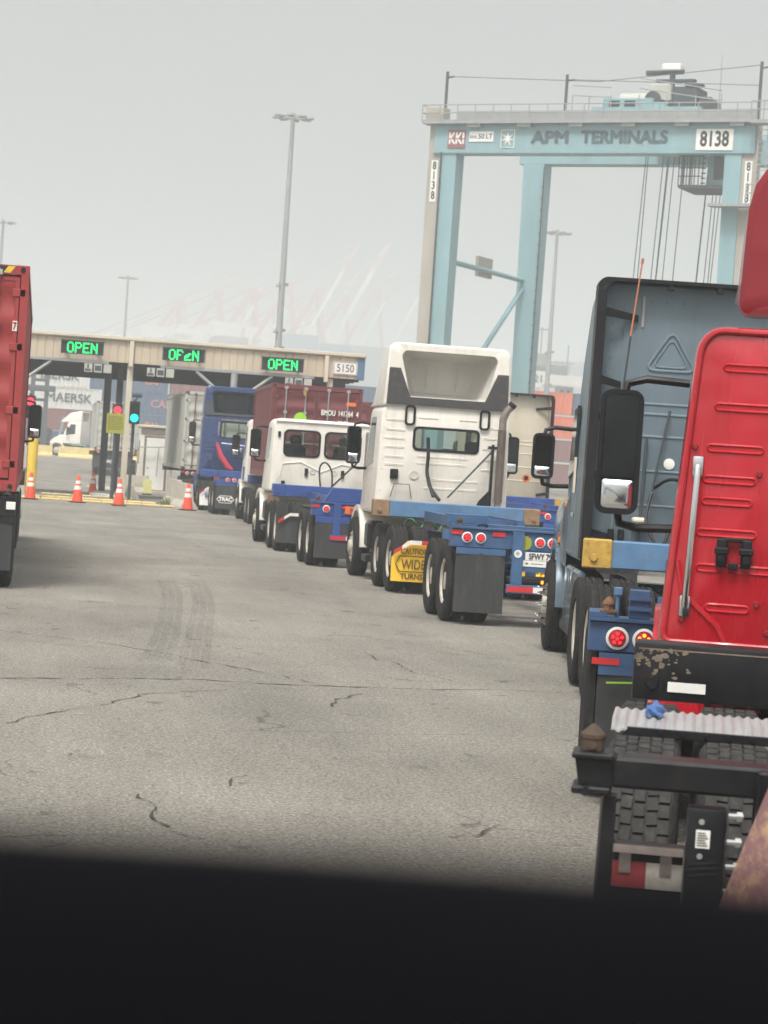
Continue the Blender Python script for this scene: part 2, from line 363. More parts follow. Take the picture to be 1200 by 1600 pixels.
def text(s, size, loc, name, m, parent, u=(1, 0, 0), v=(0, 0, 1), sx=1.0, bold=0.0, align='CENTER', depth=0.003, space=1.0):
    cu = bpy.data.curves.new('t', 'FONT'); cu.body = s; cu.size = size; cu.align_x = align; cu.align_y = 'CENTER'
    cu.extrude = depth; cu.space_character = space; cu.resolution_u = 3; cu.space_line = 0.9
    o = bpy.data.objects.new('t', cu); COL.objects.link(o)
    dg = bpy.context.evaluated_depsgraph_get()
    me = bpy.data.meshes.new_from_object(o.evaluated_get(dg))
    bpy.data.objects.remove(o); bpy.data.curves.remove(cu)
    if bold:
        b_ = bmesh.new(); b_.from_mesh(me); base = list(b_.verts)
        bm2 = bmesh.new()
        for i_, (ox, oy) in enumerate(((-1, -0.4), (1, 0.4), (-0.4, 1), (0.4, -1), (-0.7, 0.7), (0.7, -0.7))):
            c_ = b_.copy(); bmesh.ops.translate(c_, vec=(ox*bold, oy*bold, i_*depth*0.12), verts=c_.verts)
            m2_ = bpy.data.meshes.new('t'); c_.to_mesh(m2_); c_.free(); bm2.from_mesh(m2_); bpy.data.meshes.remove(m2_)
        bm2.to_mesh(me); bm2.free(); b_.free()
    U, V = Vector(u), Vector(v); W = U.cross(V)
    me.transform(Matrix(((U.x*sx, V.x, W.x, loc[0]), (U.y*sx, V.y, W.y, loc[1]), (U.z*sx, V.z, W.z, loc[2]), (0, 0, 0, 1))))
    me.materials.clear(); me.materials.append(M[m])
    ob = bpy.data.objects.new(name, me); COL.objects.link(ob)
    if parent is not None: ob.parent = parent
    return ob

# ------------------------------------------------------------------ the ground
def terrain(y): 
    t = min(1, max(0, (y-112)/60.0)); return 0.9*t*t*(3-2*t)
g = MB()
xs = [-1600, -400, -100, -30, 0, 30, 100, 400, 1600]
ys = [-300, -60, 0, 40, 80, 100] + [112+6*i for i in range(11)] + [200, 400, 900, 2400]
rows = [g.loop([(x, y, terrain(y)) for x in xs]) for y in ys]
for a, b in zip(rows, rows[1:]): g.bridge(a, b, False)
struct(g.build('ground', ground_material()))

def ribbon(pts, w, name, m, jag=0.0, z=0.004):
    """flat strip lying on the road through points (x, y)"""
    b = MB(); P = []
    for (x0, y0), (x1, y1) in zip(pts, pts[1:]):
        n = max(1, int(math.hypot(x1-x0, y1-y0)/0.12)) if jag else 6
        P += [(x0+(x1-x0)*i/n, y0+(y1-y0)*i/n) for i in range(n)]
    P.append(pts[-1]); ox = oy = 0.0; A, B = [], []
    for i, (x, y) in enumerate(P):
        x1, y1 = P[min(i+1, len(P)-1)]; x0, y0 = P[max(i-1, 0)]
        d = Vector((x1-x0, y1-y0)).normalized(); nn = Vector((-d.y, d.x))
        if jag: ox = 0.8*ox + random.uniform(-jag, jag)
        ww = w*(random.uniform(0.25, 1.0) if jag else 1.0)
        A.append((x+nn.x*(ox+ww/2), y+nn.y*(ox+ww/2), z)); B.append((x+nn.x*(ox-ww/2), y+nn.y*(ox-ww/2), z))
    b.bridge(b.loop(A), b.loop(B), False)
    return struct(b.build(name, m))
for k_, (p_, w_) in enumerate((
    ([(-3.0, 18.3), (-0.19, 18.62), (1.39, 19.32), (3.04, 19.46), (4.85, 19.96), (9, 19.9)], 0.085),
    ([(-3.0, 24.6), (-0.27, 23.33), (0.67, 22.58), (1.52, 21.25), (2.5, 19.57)], 0.05),
    ([(-3, 15.0), (-0.14, 15.67), (0.34, 16.62), (0.85, 17.93), (1.6, 18.8)], 0.042),
    ([(2.38, 17.72), (2.55, 18.3), (2.79, 18.84)], 0.055),
    ([(3.35, 25.36), (4.33, 24.34), (5.0, 22.9)], 0.045),
    ([(2.9, 23.5), (3.31, 22.97), (3.76, 20.36)], 0.04),
    ([(4.2, 23.6), (5.01, 22.89), (5.44, 22.45)], 0.04),
    ([(0.66, 12.7), (0.71, 12.1), (0.76, 11.51), (0.95, 11.3)], 0.04),
    ([(2.22, 11.71), (2.4, 11.8), (2.58, 12.17)], 0.04),
    ([(0.11, 10.9), (0.25, 11.0)], 0.045), ([(0.3, 14.2), (0.45, 14.5)], 0.04), ([(1.2, 13.2), (1.35, 13.6)], 0.035))):
    ribbon(p_, w_*0.62, 'road_crack', 'crack_fill', 0.045, 0.004+0.0006*k_)
def curve(P, n=10):
    out_ = []
    P = [Vector((x, y)) for x, y in P]
    for i in range(len(P)-1):
        a, b_, c, d = P[max(i-1, 0)], P[i], P[i+1], P[min(i+2, len(P)-1)]
        for k in range(n):
            u = k/n; v = 0.5*((2*b_)+(c-a)*u+(2*a-5*b_+4*c-d)*u*u+(3*b_-a-3*c+d)*u**3); out_.append((v.x, v.y))
    return out_ + [(P[-1].x, P[-1].y)]
for k_, (P_, dx) in enumerate((([(1.16, 20.9), (1.5, 24.97), (1.86, 30.58), (1.95, 34.0)], 0.0), ([(1.46, 20.3), (1.83, 24.76), (2.21, 29.63), (2.42, 34.5)], 0.0))):
    for q_, d_ in enumerate((-0.10, 0.0, 0.10)):
        ribbon(curve([(x+d_, y) for x, y in P_]), 0.085, 'skid_mark', 'skid_rubber', 0, 0.012+k_*0.003+q_*0.001)
for (x, y, l, m) in ((0.35, 16.4, 0.11, 'worn_yellow'), (2.8, 36, 0.5, 'worn_yellow'), (4.0, 37.5, 0.4, 'worn_red'), (4.1, 33.5, 0.3, 'worn_yellow'), (1.9, 24.2, 0.1, 'worn_red'), (0.3, 22.0, 0.12, 'worn_red'), (2.4, 30.0, 0.25, 'worn_yellow'), (2.95, 9.2, 0.12, 'worn_red'), (1.0, 52, 0.6, 'worn_yellow')):
    ribbon([(x, y), (x+l, y+0.02)], 0.05, 'paint_mark', m, 0.0, 0.006)

# ------------------------------------------------------------------ wheels
def tyre_mesh(bm_, cx, cy, wd, rad, lugs=False, n=36, side=-1):
    h = wd/2; r = rad
    prof = [(-h*0.55, r*0.56), (-h*0.85, r*0.60), (-h, r*0.80), (-h*0.93, r*0.93), (-h*0.80, r*0.985)]
    if lugs:
        prof += [(-h*0.76, r-0.012), (h*0.76, r-0.012)]
    else:
        for q in (-0.42, 0.0, 0.42):
            prof += [(h*(q-0.10), r), (h*(q-0.07), r-0.014), (h*(q+0.07), r-0.014), (h*(q+0.10), r)]
    prof += [(h*0.80, r*0.985), (h*0.93, r*0.93), (h, r*0.80), (h*0.85, r*0.60), (h*0.55, r*0.56)]
    bm_.lathe_x(prof, (cx, cy, rad), n)
    if lugs:
        rows = ((-0.62, 0.26), (-0.31, 0.25), (0.0, 0.25), (0.31, 0.25), (0.62, 0.26)); nb = 54
        for j, (q, wv) in enumerate(rows):
            for i in range(nb):
                a = 2*pi*(i + (0.5 if j % 2 else 0.0))/nb
                mt = Matrix.Translation((cx+q*h, cy, rad)) @ Matrix.Rotation(a, 4, 'X')
                t = bmesh.new(); bmesh.ops.create_cube(t, size=1)
                bmesh.ops.scale(t, vec=(wv*h*random.uniform(0.98, 1.08), 2*pi*r/nb*random.uniform(0.78, 0.88), 0.022), verts=t.verts)
                bmesh.ops.translate(t, vec=(0, 0, r-0.012+random.uniform(-0.002, 0.001)), verts=t.verts)
                if q and abs(q) < 0.5: bmesh.ops.rotate(t, cent=(0, 0, r), matrix=Matrix.Rotation(0.10*(1 if q > 0 else -1), 3, 'Z'), verts=t.verts)
                bm_.add(t, mt)
def wheel(parent, cx, cy, rad=0.5, wd=0.27, dual=False, lugs=False, side=-1, rim='rim_white', front=False):
    """cx = centre of the outer tyre; side -1 = left side of the vehicle"""
    b = MB(); tyre_mesh(b, cx, cy, wd, rad, lugs)
    if dual: tyre_mesh(b, cx - side*(wd+0.05), cy, wd, rad, lugs)
    tw = b.build('wheel', 'tread_rubber' if lugs else 'tyre_rubber', parent, 30)
    r = MB(); s = side; h = wd/2
    if front: prof = [(s*h*0.5, 0.285), (s*h*0.72, 0.28), (s*h*0.55, 0.25), (s*h*0.72, 0.20), (s*h*0.85, 0.12), (s*h*1.15, 0.10), (s*h*1.2, 0.03)]
    else: prof = [(s*h*0.5, 0.29), (s*h*0.78, 0.285), (s*h*0.70, 0.26), (-s*h*0.1, 0.235), (-s*h*0.35, 0.17), (-s*h*0.2, 0.13), (s*h*0.65, 0.11), (s*h*0.72, 0.03)]
    r.lathe_x(prof, (cx, cy, rad), 28)
    for i in range(10):
        a = 2*pi*i/10; q = 0.19 if not front else 0.22
        bx = cx + (-s*h*0.30 if not front else s*h*0.62)
        r.cyl((bx, cy+q*cos(a), rad+q*sin(a)), (bx+s*0.04, cy+q*cos(a), rad+q*sin(a)), 0.018, n=6)
    r.build('rim', rim, tw, 30)
    return tw

def tail_light(parent, x, z, y, r=0.055, on=True, ring=True):
    b = MB()
    b.lathe_z([(0, r*1.35), (0.015, r*1.35), (0.022, r*1.05), (0.010, r*1.0)], (0, 0, 0), 20)
    o = b.build('tail_light', 'plate_white' if ring else 'black_plastic', parent)
    o.data.transform(Matrix.Translation((x, y, z)) @ Matrix.Rotation(pi/2, 4, 'X'))
    l = MB(); l.lathe_z([(0.008, r), (0.028, r*0.92), (0.034, r*0.5), (0.035, 0.002)], (0, 0, 0), 20)
    lo = l.build('lens', 'lens_red', o); lo.data.transform(Matrix.Translation((x, y, z)) @ Matrix.Rotation(pi/2, 4, 'X'))
    if on:
        d = MB()
        pts = [(0, 0)] + [(0.56*r*cos(a), 0.56*r*sin(a)) for a in [k*pi*2/5+0.3 for k in range(5)]]
        for (px, pz) in pts: d.cyl((x+px, y-0.030, z+pz), (x+px, y-0.037, z+pz), r*0.22, n=8)
        d.build('lamp_glow', 'lamp_red' if on is True else on, o)
    return o

def mirror(parent, x, z0, z1, y, wd, side, body='black_plastic', tilt=0.0, arm_x=None, rim=0.025):
    """truck door mirror: housing, flat glass, wide-angle glass below, arm"""
    h = MB(); d0, d1 = y, y+0.14
    out_ = rr(x-wd/2, x+wd/2, z0, z1, 0.06)
    inn = rr(x-wd/2+rim, x+wd/2-rim, z0+rim, z1-rim, 0.045)
    back = rr(x-wd/2+0.03, x+wd/2-0.03, z0+0.04, z1-0.04, 0.06)
    h.loft([[(p, d0+0.012, q) for p, q in inn], [(p, d0, q) for p, q in inn], [(p, d0, q) for p, q in out_], [(p, d0+0.06, q) for p, q in out_], [(p, d1, q) for p, q in back]])
    ho = h.build('mirror', body, parent, 40)
    zs = z0 + (z1-z0)*0.29
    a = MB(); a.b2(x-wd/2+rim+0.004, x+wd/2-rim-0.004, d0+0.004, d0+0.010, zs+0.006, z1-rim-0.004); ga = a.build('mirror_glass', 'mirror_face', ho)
    c = MB(); lp = []
    for k in range(5):
        t = k/4; i_ = 0.004+0.03*t
        lp.append([(p, d0+0.008-0.016*sin(t*pi/2), q) for p, q in rr(x-wd/2+rim+i_, x+wd/2-rim-i_, z0+rim+i_, zs-0.006-i_, 0.02)])
    c.loft(lp); gc = c.build('mirror_glass', 'mirror_clear', ho)
    ax = arm_x if arm_x is not None else x - side*0.4
    m_ = MB()
    m_.tube([(x, d1-0.03, z1-0.05), (x-side*0.02, d1, z1+0.04), (x-side*0.12, d1, z1+0.07), (ax, d1+0.03, z1+0.06)], 0.022)
    m_.build('mirror_arm', 'black_plastic', ho); m_ = MB()
    m_.tube([(x, d1-0.03, z0+0.05), (x-side*0.02, d1, z0-0.05), (x-side*0.12, d1, z0-0.07), (ax, d1+0.03, z0-0.06)], 0.024)
    m_.build('mirror_arm', 'black_plastic', ho)
    return ho

# ------------------------------------------------------------------ tractor units
def cab_loop(y, w, z0, z1, rt, taper=0.05, inset=0.0, rake=0.0, zb=1.9, rb=0.06):
    P = []
    for x, z in rr(-w/2+inset, w/2-inset, z0+inset, z1-inset, (rb, rb, rt, rt)):
        s = 1 - taper*max(0, z-z0)/(z1-z0)
        P.append((x*s, y - rake*max(0, z-zb), z))
    return P
def win_loop(y, x0, x1, z0, z1, r, rake=0.0, zb=1.9):
    return [(x, y - rake*max(0, z-zb), z) for x, z in rr(x0, x1, z0, z1, r)]
def pane(parent, y, x0, x1, z0, z1, r=0.07, m='cab_glass', rake=0.0, zb=1.9, name='window'):
    f = MB(); A = win_loop(y-0.012, x0-0.02, x1+0.02, z0-0.02, z1+0.02, r+0.02, rake, zb); B = win_loop(y-0.012, x0+0.022, x1-0.022, z0+0.022, z1-0.022, r, rake, zb)
    C = win_loop(y+0.02, x0+0.022, x1-0.022, z0+0.022, z1-0.022, r, rake, zb); D = win_loop(y+0.02, x0-0.02, x1+0.02, z0-0.02, z1+0.02, r+0.02, rake, zb)
    f.loft([D, A, B, C], False, False); fo = f.build(name, 'black_plastic', parent)
    p = MB(); p.loft([win_loop(y+0.004, x0+0.02, x1-0.02, z0+0.02, z1-0.02, r, rake, zb)], True, False)
    p.build('pane', m, fo); return fo

def cab_shell(t, paint, w, z0, z1, yc, yl, taper, wins, zb=1.85, rake=0.42, rt=0.16, inner='seat_cloth'):
    b = MB(); yf = yc+yl
    L0 = cab_loop(yc, w, z0, z1, rt-0.05, taper, 0.05)
    L1 = cab_loop(yc+0.015, w, z0, z1, rt-0.02, taper, 0.015)
    L2 = cab_loop(yc+0.06, w, z0, z1, rt, taper)
    L3 = cab_loop(yf-0.12, w, z0, z1, rt, taper, 0.0, rake, zb)
    L4 = cab_loop(yf, w*0.97, z0, z1, rt, taper, 0.04, rake, zb)
    b.loft([L0, L1, L2, L3, L4], False, False)
    if not wins: b.face(b.loop(L0))
    elif len(wins) == 1: b.ring(L0, win_loop(yc, *wins[0]))
    else:
        xs0 = w/2-0.05
        for s, wn in ((-1, wins[0]), (1, wins[1])):
            e = 0.002; rads = (0.06, e, e, rt-0.05) if s < 0 else (e, 0.06, rt-0.05, e)
            pts = rr(-xs0 if s < 0 else 0.0, 0.0 if s < 0 else xs0, z0+0.05, z1-0.05, rads)
            A = [(x*(1-taper*max(0, z-z0)/(z1-z0)), yc, z) for x, z in pts]
            b.ring(A, win_loop(yc, *wn))
    hw = w/2*(1-taper)-0.10
    ws = (-hw, hw, zb+0.08, z1-0.16, 0.10)
    b.ring(L4, win_loop(yf, *ws, rake, zb))
    o = b.build('cab', paint, t, 40)
    for wn in wins: pane(t, yc, *wn)
    pane(t, yf+0.01, *ws, m='windscreen', rake=rake, zb=zb, name='windscreen')
    for s in (-1, 1):                                   # side door windows
        q = MB(); zl, zh = zb+0.10, z1-0.22
        def X(z): return s*(w/2*(1-taper*(z-z0)/(z1-z0))+0.004)
        P = [(yf-1.15, zl), (yf-0.30, zl-0.12), (yf-0.30-rake*(zh-zb), zh), (yf-1.15, zh)]
        q.loft([[(X(z)-s*0.03, y, z) for y, z in P], [(X(z), y, z) for y, z in P]])
        q.build('side_window', 'dark_glass', t)
    i = MB()
    i.b2(-w/2+0.08, w/2-0.08, yc+0.1, yf-0.1, z0+0.05, z0+0.10)
    for s in (-0.55, 0.55):
        i.b2(s-0.24, s+0.24, yf-1.2, yf-0.75, z0+0.1, z0+0.55, 0.05); i.b2(s-0.24, s+0.24, yf-1.28, yf-1.13, z0+0.5, z0+1.05, 0.05); i.b2(s-0.13, s+0.13, yf-1.27, yf-1.17, z0+1.07, z0+1.27, 0.04)
    i.b2(-w/2+0.15, w/2-0.15, yf-0.45, yf-0.1, z0+0.3, zb, 0.06)
    i.build('seats', inner, t)
    return o

def roof_fairing(t, paint, liner, dark, yc, zb, zt, wb_, wt_, zfront, ylen=1.5, half=(0.62, 0.81, 0.79), zs=(0.16, 0.60, 0.88), plates=True, rt=0.13, rb=0.03, lift=0.0):
    """air deflector on the cab roof, open at the back"""
    H = zt-zb
    def outer(y, ins, top, zb=zb):
        P = []
        for x, z in rr(-1, 1, 0, 1, (rb, rb, rt, rt)):
            zz = zb+ins+(top-zb-2*ins)*z; hw = wb_+(wt_-wb_)*z-ins
            P.append((x*hw, y, zz))
        return P
    za, zm, zc = [zb+H*q for q in zs]
    def hlf(z):
        return half[0]+(half[1]-half[0])*(z-za)/(zm-za) if z < zm else half[1]+(half[2]-half[1])*(z-zm)/(zc-zm)
    def opening(y, k):
        mid = (za+zc)/2; P = []
        for x, z in rr(-1, 1, za, zc, (0.05, 0.05, 0.10, 0.10)):
            P.append((x*hlf(z)*k, y, mid+(z-mid)*k))
        return P
    b = MB()
    b.loft([outer(yc+ylen, 0.0, zfront+lift, zb+lift), outer(yc+ylen*0.55, 0, zb+H*0.82, zb+lift*0.8), outer(yc+0.25, 0, zt), outer(yc+0.03, 0, zt), outer(yc, 0.03, zt), opening(yc, 1.0)], True, False)
    o = b.build('roof_fairing', paint, t, 40)
    c = MB(); c.loft([opening(yc, 1.0), opening(yc+0.10, 0.985), opening(yc+0.55, 0.90), opening(yc+0.75, 0.72)], False, True)
    for x in (-0.26, 0.26): c.tube([(x, yc+0.72, za+0.16), (x*1.02, yc+0.66, zc-0.16)], 0.012, 6)
    c.build('fairing_liner', liner, o, 50)
    if plates:
        d = MB(); e = 0.03
        poly = [(-wb_+0.05, zb+e), (wb_-0.05, zb+e), (wb_-0.07, zm), (half[1]+0.0, zm), (half[0], za), (-half[0], za), (-half[1], zm), (-wb_+0.07, zm)]
        d.prism(poly, 'y', yc-0.022, yc-0.006); d.build('fairing_bracket', dark, o)
    return o

def drive_train(t, yc, wb, wd=0.27, rad=0.5, lugs=(False, False), rear=-0.85, hw=1.22):
    f = MB()
    for s in (-1, 1):
        f.b2(s*0.43-0.05, s*0.43+0.05, rear, 1.3+wb+0.4, 0.60, 0.86)
    for y in (rear+0.05, -0.4, 0.65, 1.9, 3.0): f.b2(-0.38, 0.38, y-0.06, y+0.06, 0.63, 0.83)
    f.build('frame_rail', 'black_steel', t)
    for y in (0, 1.3):
        a = MB(); a.cyl((-0.8, y, rad), (0.8, y, rad), 0.09); a.lathe_x([(-0.2, 0.1), (-0.12, 0.2), (0.12, 0.2), (0.2, 0.1)], (0, y, rad), 16); a.build('axle', 'black_steel', t)
    p = MB(); p.prism([(-0.45, 0.1), (-0.3, -0.25), (-0.06, -0.25), (0, 0.4), (0.06, -0.25), (0.3, -0.25), (0.45, 0.1), (0.45, 0.75), (-0.45, 0.75)], 'z', 0.88, 0.94)
    o = p.build('fifth_wheel', 'black_steel', t)
    o.location = (0, 0.35, 0)
    for y, lg in ((0, lugs[0]), (1.3, lugs[1])):
        for s in (-1, 1): wheel(t, s*(hw-wd/2), y, rad, wd, True, lg, s)
    for s in (-1, 1): wheel(t, s*(hw-0.15), 1.3+wb, rad, 0.29, False, False, s, front=True)

def front_end(t, paint, yc, yf, wb, w, zhood=1.85, chrome=False, bulge=0.03):
    ys = 1.3+wb; ye = ys+0.75
    h = MB()
    def hl(y, hw, zt, zb_): return [(x*hw, y, zb_+(zt-zb_)*z) for x, z in rr(-1, 1, 0, 1, (0.05, 0.05, 0.18, 0.18))]
    h.loft([hl(yf-0.05, w/2*0.93, zhood, 1.0), hl(yf+0.3, w/2*0.88, zhood-0.04, 0.95), hl(ye-0.35, w/2*0.74, zhood-0.28, 0.9), hl(ye, w/2*0.62, zhood-0.5, 0.85)])
    h.build('hood', paint, t, 45)
    for s in (-1, 1):                                  # wheel-arch fender over the steer wheel
        f = MB(); P = []
        for i in range(11):
            a = pi*(0.02+0.96*i/10); P.append((ys-0.74*cos(a), 0.47+0.74*sin(a)))
        Q = [(ys+0.62, 0.50), (ys-0.62, 0.50)]
        arch = [(ys+0.62*cos(pi*i/10), 0.50+0.62*sin(pi*i/10)) for i in range(11)]
        poly = P + arch
        f.prism(poly, 'x', s*0.72, s*(w/2+bulge)); f.build('fender', paint, t, 45)
        hl_ = MB(); hl_.b2(s*0.60-0.2, s*0.60+0.2, ye-0.02, ye+0.05, 1.0, 1.22, 0.03); hl_.build('headlight', 'reflect_white', t)
        st = MB(); st.b2(s*(w/2-0.28), s*(w/2+0.02), yc+0.35, ys-0.85, 0.30, 0.42, 0.02); st.b2(s*(w/2-0.30), s*(w/2), yc+0.40, ys-0.9, 0.52, 0.98, 0.06)
        st.build('step', 'aluminium' if chrome else 'black_steel', t)
    b = MB(); b.b2(-w/2, w/2, ye-0.05, ye+0.16, 0.38, 0.78, 0.06, seg=2); b.build('bumper', paint, t)
    gq = MB(); gq.b2(-0.5, 0.5, ye, ye+0.03, 0.86, 1.28, 0.02); gq.build('grille', 'black_plastic', t)

def striped_bracket(t, x, z, y, side, red_first=False):
    """angled red and white tape on the mud flap hanger"""
    o = MB(); n = 4; ang = 0.62
    base = []
    for i in range(n): 
        u0, u1 = i/n, (i+1)/n
        base.append((u0, u1))
    for i, (u0, u1) in enumerate(base):
        q = MB()
        if u1 <= 0.5: p = lambda u: (x + side*(0.0 - 0.24*(u/0.5)), z - 0.16 + 0.16*(u/0.5))
        else: p = lambda u: (x + side*(-0.24 - 0.34*((u-0.5)/0.5)), z)
        a, b = p(u0), p(u1)
        q.prism([(a[0], a[1]-0.03), (b[0], b[1]-0.03), (b[0], b[1]+0.03), (a[0], a[1]+0.03)], 'y', y-0.03, y-0.012)
        q.build('reflective_strip', ('reflect_red', 'reflect_red', 'reflect_white', 'reflect_red')[i] if red_first else ('reflect_red', 'reflect_white', 'reflect_white', 'reflect_red')[i], t)

def flap(t, x0, x1, z0, z1, y, m, bow=0.02, name='mud_flap', chamfer=0):
    b = MB(); n = 8; A, B = [], []
    def prof(u): 
        zz = z1
        return zz
    for i in range(n+1):
        u = i/n; x = x0+(x1-x0)*u
        d = bow*sin(pi*u)
        A.append((x, y-d, u)); B.append((x, y-d+0.012, u))
    def zt(u, side=chamfer):
        if side < 0 and u < 0.36: return z1-(0.36-u)/0.36*(z1-z0)*0.42
        if side > 0 and u > 0.64: return z1-(u-0.64)/0.36*(z1-z0)*0.42
        return z1
    fr = [(x, yy-0.03*0, z0) for x, yy, u in A]; ft = [(x, yy+0.03, zt(u)) for x, yy, u in A]
    br = [(x, yy, z0) for x, yy, u in B]; bt = [(x, yy+0.03, zt(u)) for x, yy, u in B]
    L = [b.loop(l) for l in (fr, ft, bt, br)]
    for p, q in zip(L, L[1:]+L[:1]): b.bridge(p, q, False)
    for k in (0, -1): b.face([l[k] for l in L])
    return b.build(name, m, t, 50)

def rib(b, x0, x1, z, y, h=0.035, d=0.012):
    """pressed rib in a cab wall: a low capsule"""
    P0 = rr(x0, x1, z-h/2, z+h/2, h*0.49, 3); i = h*0.16; j = h*0.34
    P1 = rr(x0+i, x1-i, z-h/2+i, z+h/2-i, h*0.33, 3); P2 = rr(x0+j, x1-j, z-h/2+j, z+h/2-j, h*0.15, 3)
    b.loft([[(x, y+0.004, q) for x, q in P0], [(x, y-0.001, q) for x, q in P0], [(x, y-d*0.8, q) for x, q in P1], [(x, y-0.001, q) for x, q in P2]])

# ------------------------------------------------------------------ container chassis trailers
def chassis(label, loc, rz, paint, L, ends='rust', lights=(), z_beam=(0.95, 1.19), flap_m='flap_rubber', flaps=((-1.15, -0.53), (0.53, 1.15)), flap_z=(0.17, 0.86), bolster_x=1.25, bumper=None, tape=True, group='container chassis in the queue', wheels=True, legs=True, hw=1.22):
    t = thing('container_chassis', label, 'chassis trailer', loc, rz, group)
    r = MB()
    for s in (-1, 1):
        r.b2(s*0.46-0.012, s*0.46+0.012, 0.12, L-2.9, 0.80, 1.06); r.b2(s*0.46-0.08, s*0.46+0.08, 0.12, L-2.9, 1.06, 1.085); r.b2(s*0.46-0.08, s*0.46+0.08, 0.12, L-2.9, 0.78, 0.80)
        r.b2(s*0.46-0.05, s*0.46+0.05, L-3.15, L-0.13, 1.09, 1.24)
        r.b2(s*0.46-0.05, s*0.46+0.05, L-3.15, L-2.88, 0.80, 1.09)
    for k in range(5): y = 0.5+k*(L-3.6)/4; r.b2(-0.44, 0.44, y-0.04, y+0.04, 0.88, 1.0)
    for k in range(3): y = L-2.8+k*1.0; r.b2(-0.41, 0.41, y-0.04, y+0.04, 1.12, 1.22)
    r.b2(-0.40, 0.40, L-1.6, L-0.6, 1.06, 1.10)
    r.build('main_rail', paint, t)
    f = MB(); bx = bolster_x; f.b2(-bx+0.26, bx-0.26, L-0.12, L+0.12, 1.12, 1.37, 0.012); fo = f.build('front_bolster', paint if not isinstance(ends, tuple) else ends[1], t)
    em = ends if isinstance(ends, str) else ends[0]
    for s in (-1, 1):
        e = MB(); e.b2(s*bx, s*(bx-0.26), L-0.125, L+0.125, 1.115, 1.375, 0.012)
        e.cyl((s*(bx-0.10), L-0.128, 1.21), (s*(bx-0.10), L-0.150, 1.21), 0.035, 0.03, 12); e.build('bolster_end', em, fo)
    z0, z1 = z_beam
    q = MB(); q.b2(-hw, hw, 0.02, 0.20, z0, z1, 0.008); q.b2(-hw, hw, -0.012, 0.26, z1+0.002, z1+0.022)
    q.b2(-hw, -hw+0.10, 0.02, 0.42, z1+0.024, z1+0.05); q.b2(hw-0.10, hw, 0.02, 0.42, z1+0.024, z1+0.05)
    tail = q.build('rear_bolster', 'dull_blue' if paint == 'chassis_blue' else paint, t)
    for s in (-1, 1):
        k = MB(); kx = s*(hw-0.11)
        k.b2(kx-0.05, kx+0.05, 0.06, 0.16, z1+0.052, z1+0.065); k.lathe_z([(0, 0.034), (0.02, 0.034), (0.03, 0.040), (0.045, 0.036), (0.075, 0.008)], (kx, 0.11, z1+0.065), 8)
        k.build('twist_lock', 'dark_rust' if paint != 'dull_blue' else 'rust', tail)
    for (x, z, on) in lights: tail_light(tail, x, z, 0.016, 0.05, on)
    if tape:
        for s in (-1, 1):
            for (a, bb, mm) in ((0.0, 0.14, 'reflect_red'), (0.52, 0.68, 'reflect_red')):
                x0 = s*(hw-a); x1 = s*(hw-bb); p = MB(); p.b2(min(x0, x1), max(x0, x1), 0.008, 0.0165, z1-0.075, z1-0.02); p.build('reflector', mm, tail)
    if wheels:
        for y in (0.62, 1.82):
            ax = MB(); ax.cyl((-0.85, y, 0.5), (0.85, y, 0.5), 0.065)
            for s in (-1, 1): ax.b2(s*0.46-0.05, s*0.46+0.05, y-0.35, y+0.35, 0.62, 0.68); ax.b2(s*0.46-0.06, s*0.46+0.06, y-0.08, y+0.08, 0.5, 0.64)
            ax.build('axle', 'black_steel', t)
        for s in (-1, 1): ax = MB(); ax.b2(s*0.46-0.04, s*0.46+0.04, 1.0, 1.45, 0.60, 0.80); ax.build('spring_hanger', 'black_steel', t)
        for y in (0.62, 1.82):
            for s in (-1, 1): wheel(t, s*(hw-0.135), y, 0.5, 0.27, True, False, s)
        for (a, bb) in flaps:
            hgr = MB(); hgr.b2(a, bb, -0.03, 0.0, flap_z[1]-0.02, z0-0.003); hgr.build('flap_hanger', paint, t)
            flap(t, a, bb, flap_z[0], flap_z[1], -0.04, flap_m)
    if legs:
        lg = MB()
        for s in (-1, 1): lg.b2(s*0.62-0.06, s*0.62+0.06, L-3.3, L-3.18, 0.33, 1.05); lg.b2(s*0.62-0.12, s*0.62+0.12, L-3.36, L-3.12, 0.28, 0.33)
        lg.b2(-0.56, 0.56, L-3.27, L-3.21, 0.7, 0.76); lg.build('landing_leg', paint, t)
    if bumper:
        x0, x1, zb = bumper
        u = MB(); u.b2(x0, x1, -0.06, 0.02, zb-0.055, zb+0.055, 0.006); uo = u.build('rear_bumper', paint, t)
        for xx in (x0+0.05, x1-0.19):
            p = MB(); p.b2(xx, xx+0.14, -0.05, 0.012, zb+0.058, z1-0.003, 0.004); p.build('bumper_post', paint, uo)
        n = max(3, int((x1-x0)/0.26)); 
        for i in range(n):
            p = MB(); xx0 = x0+0.01+(x1-x0-0.02)*i/n; xx1 = x0+0.01+(x1-x0-0.02)*(i+1)/n
            p.b2(xx0, xx1-0.002, -0.0655, -0.0612, zb-0.035, zb+0.035); p.build('reflective_strip', 'reflect_red' if i % 2 == 0 else 'reflect_white', uo)
    return t

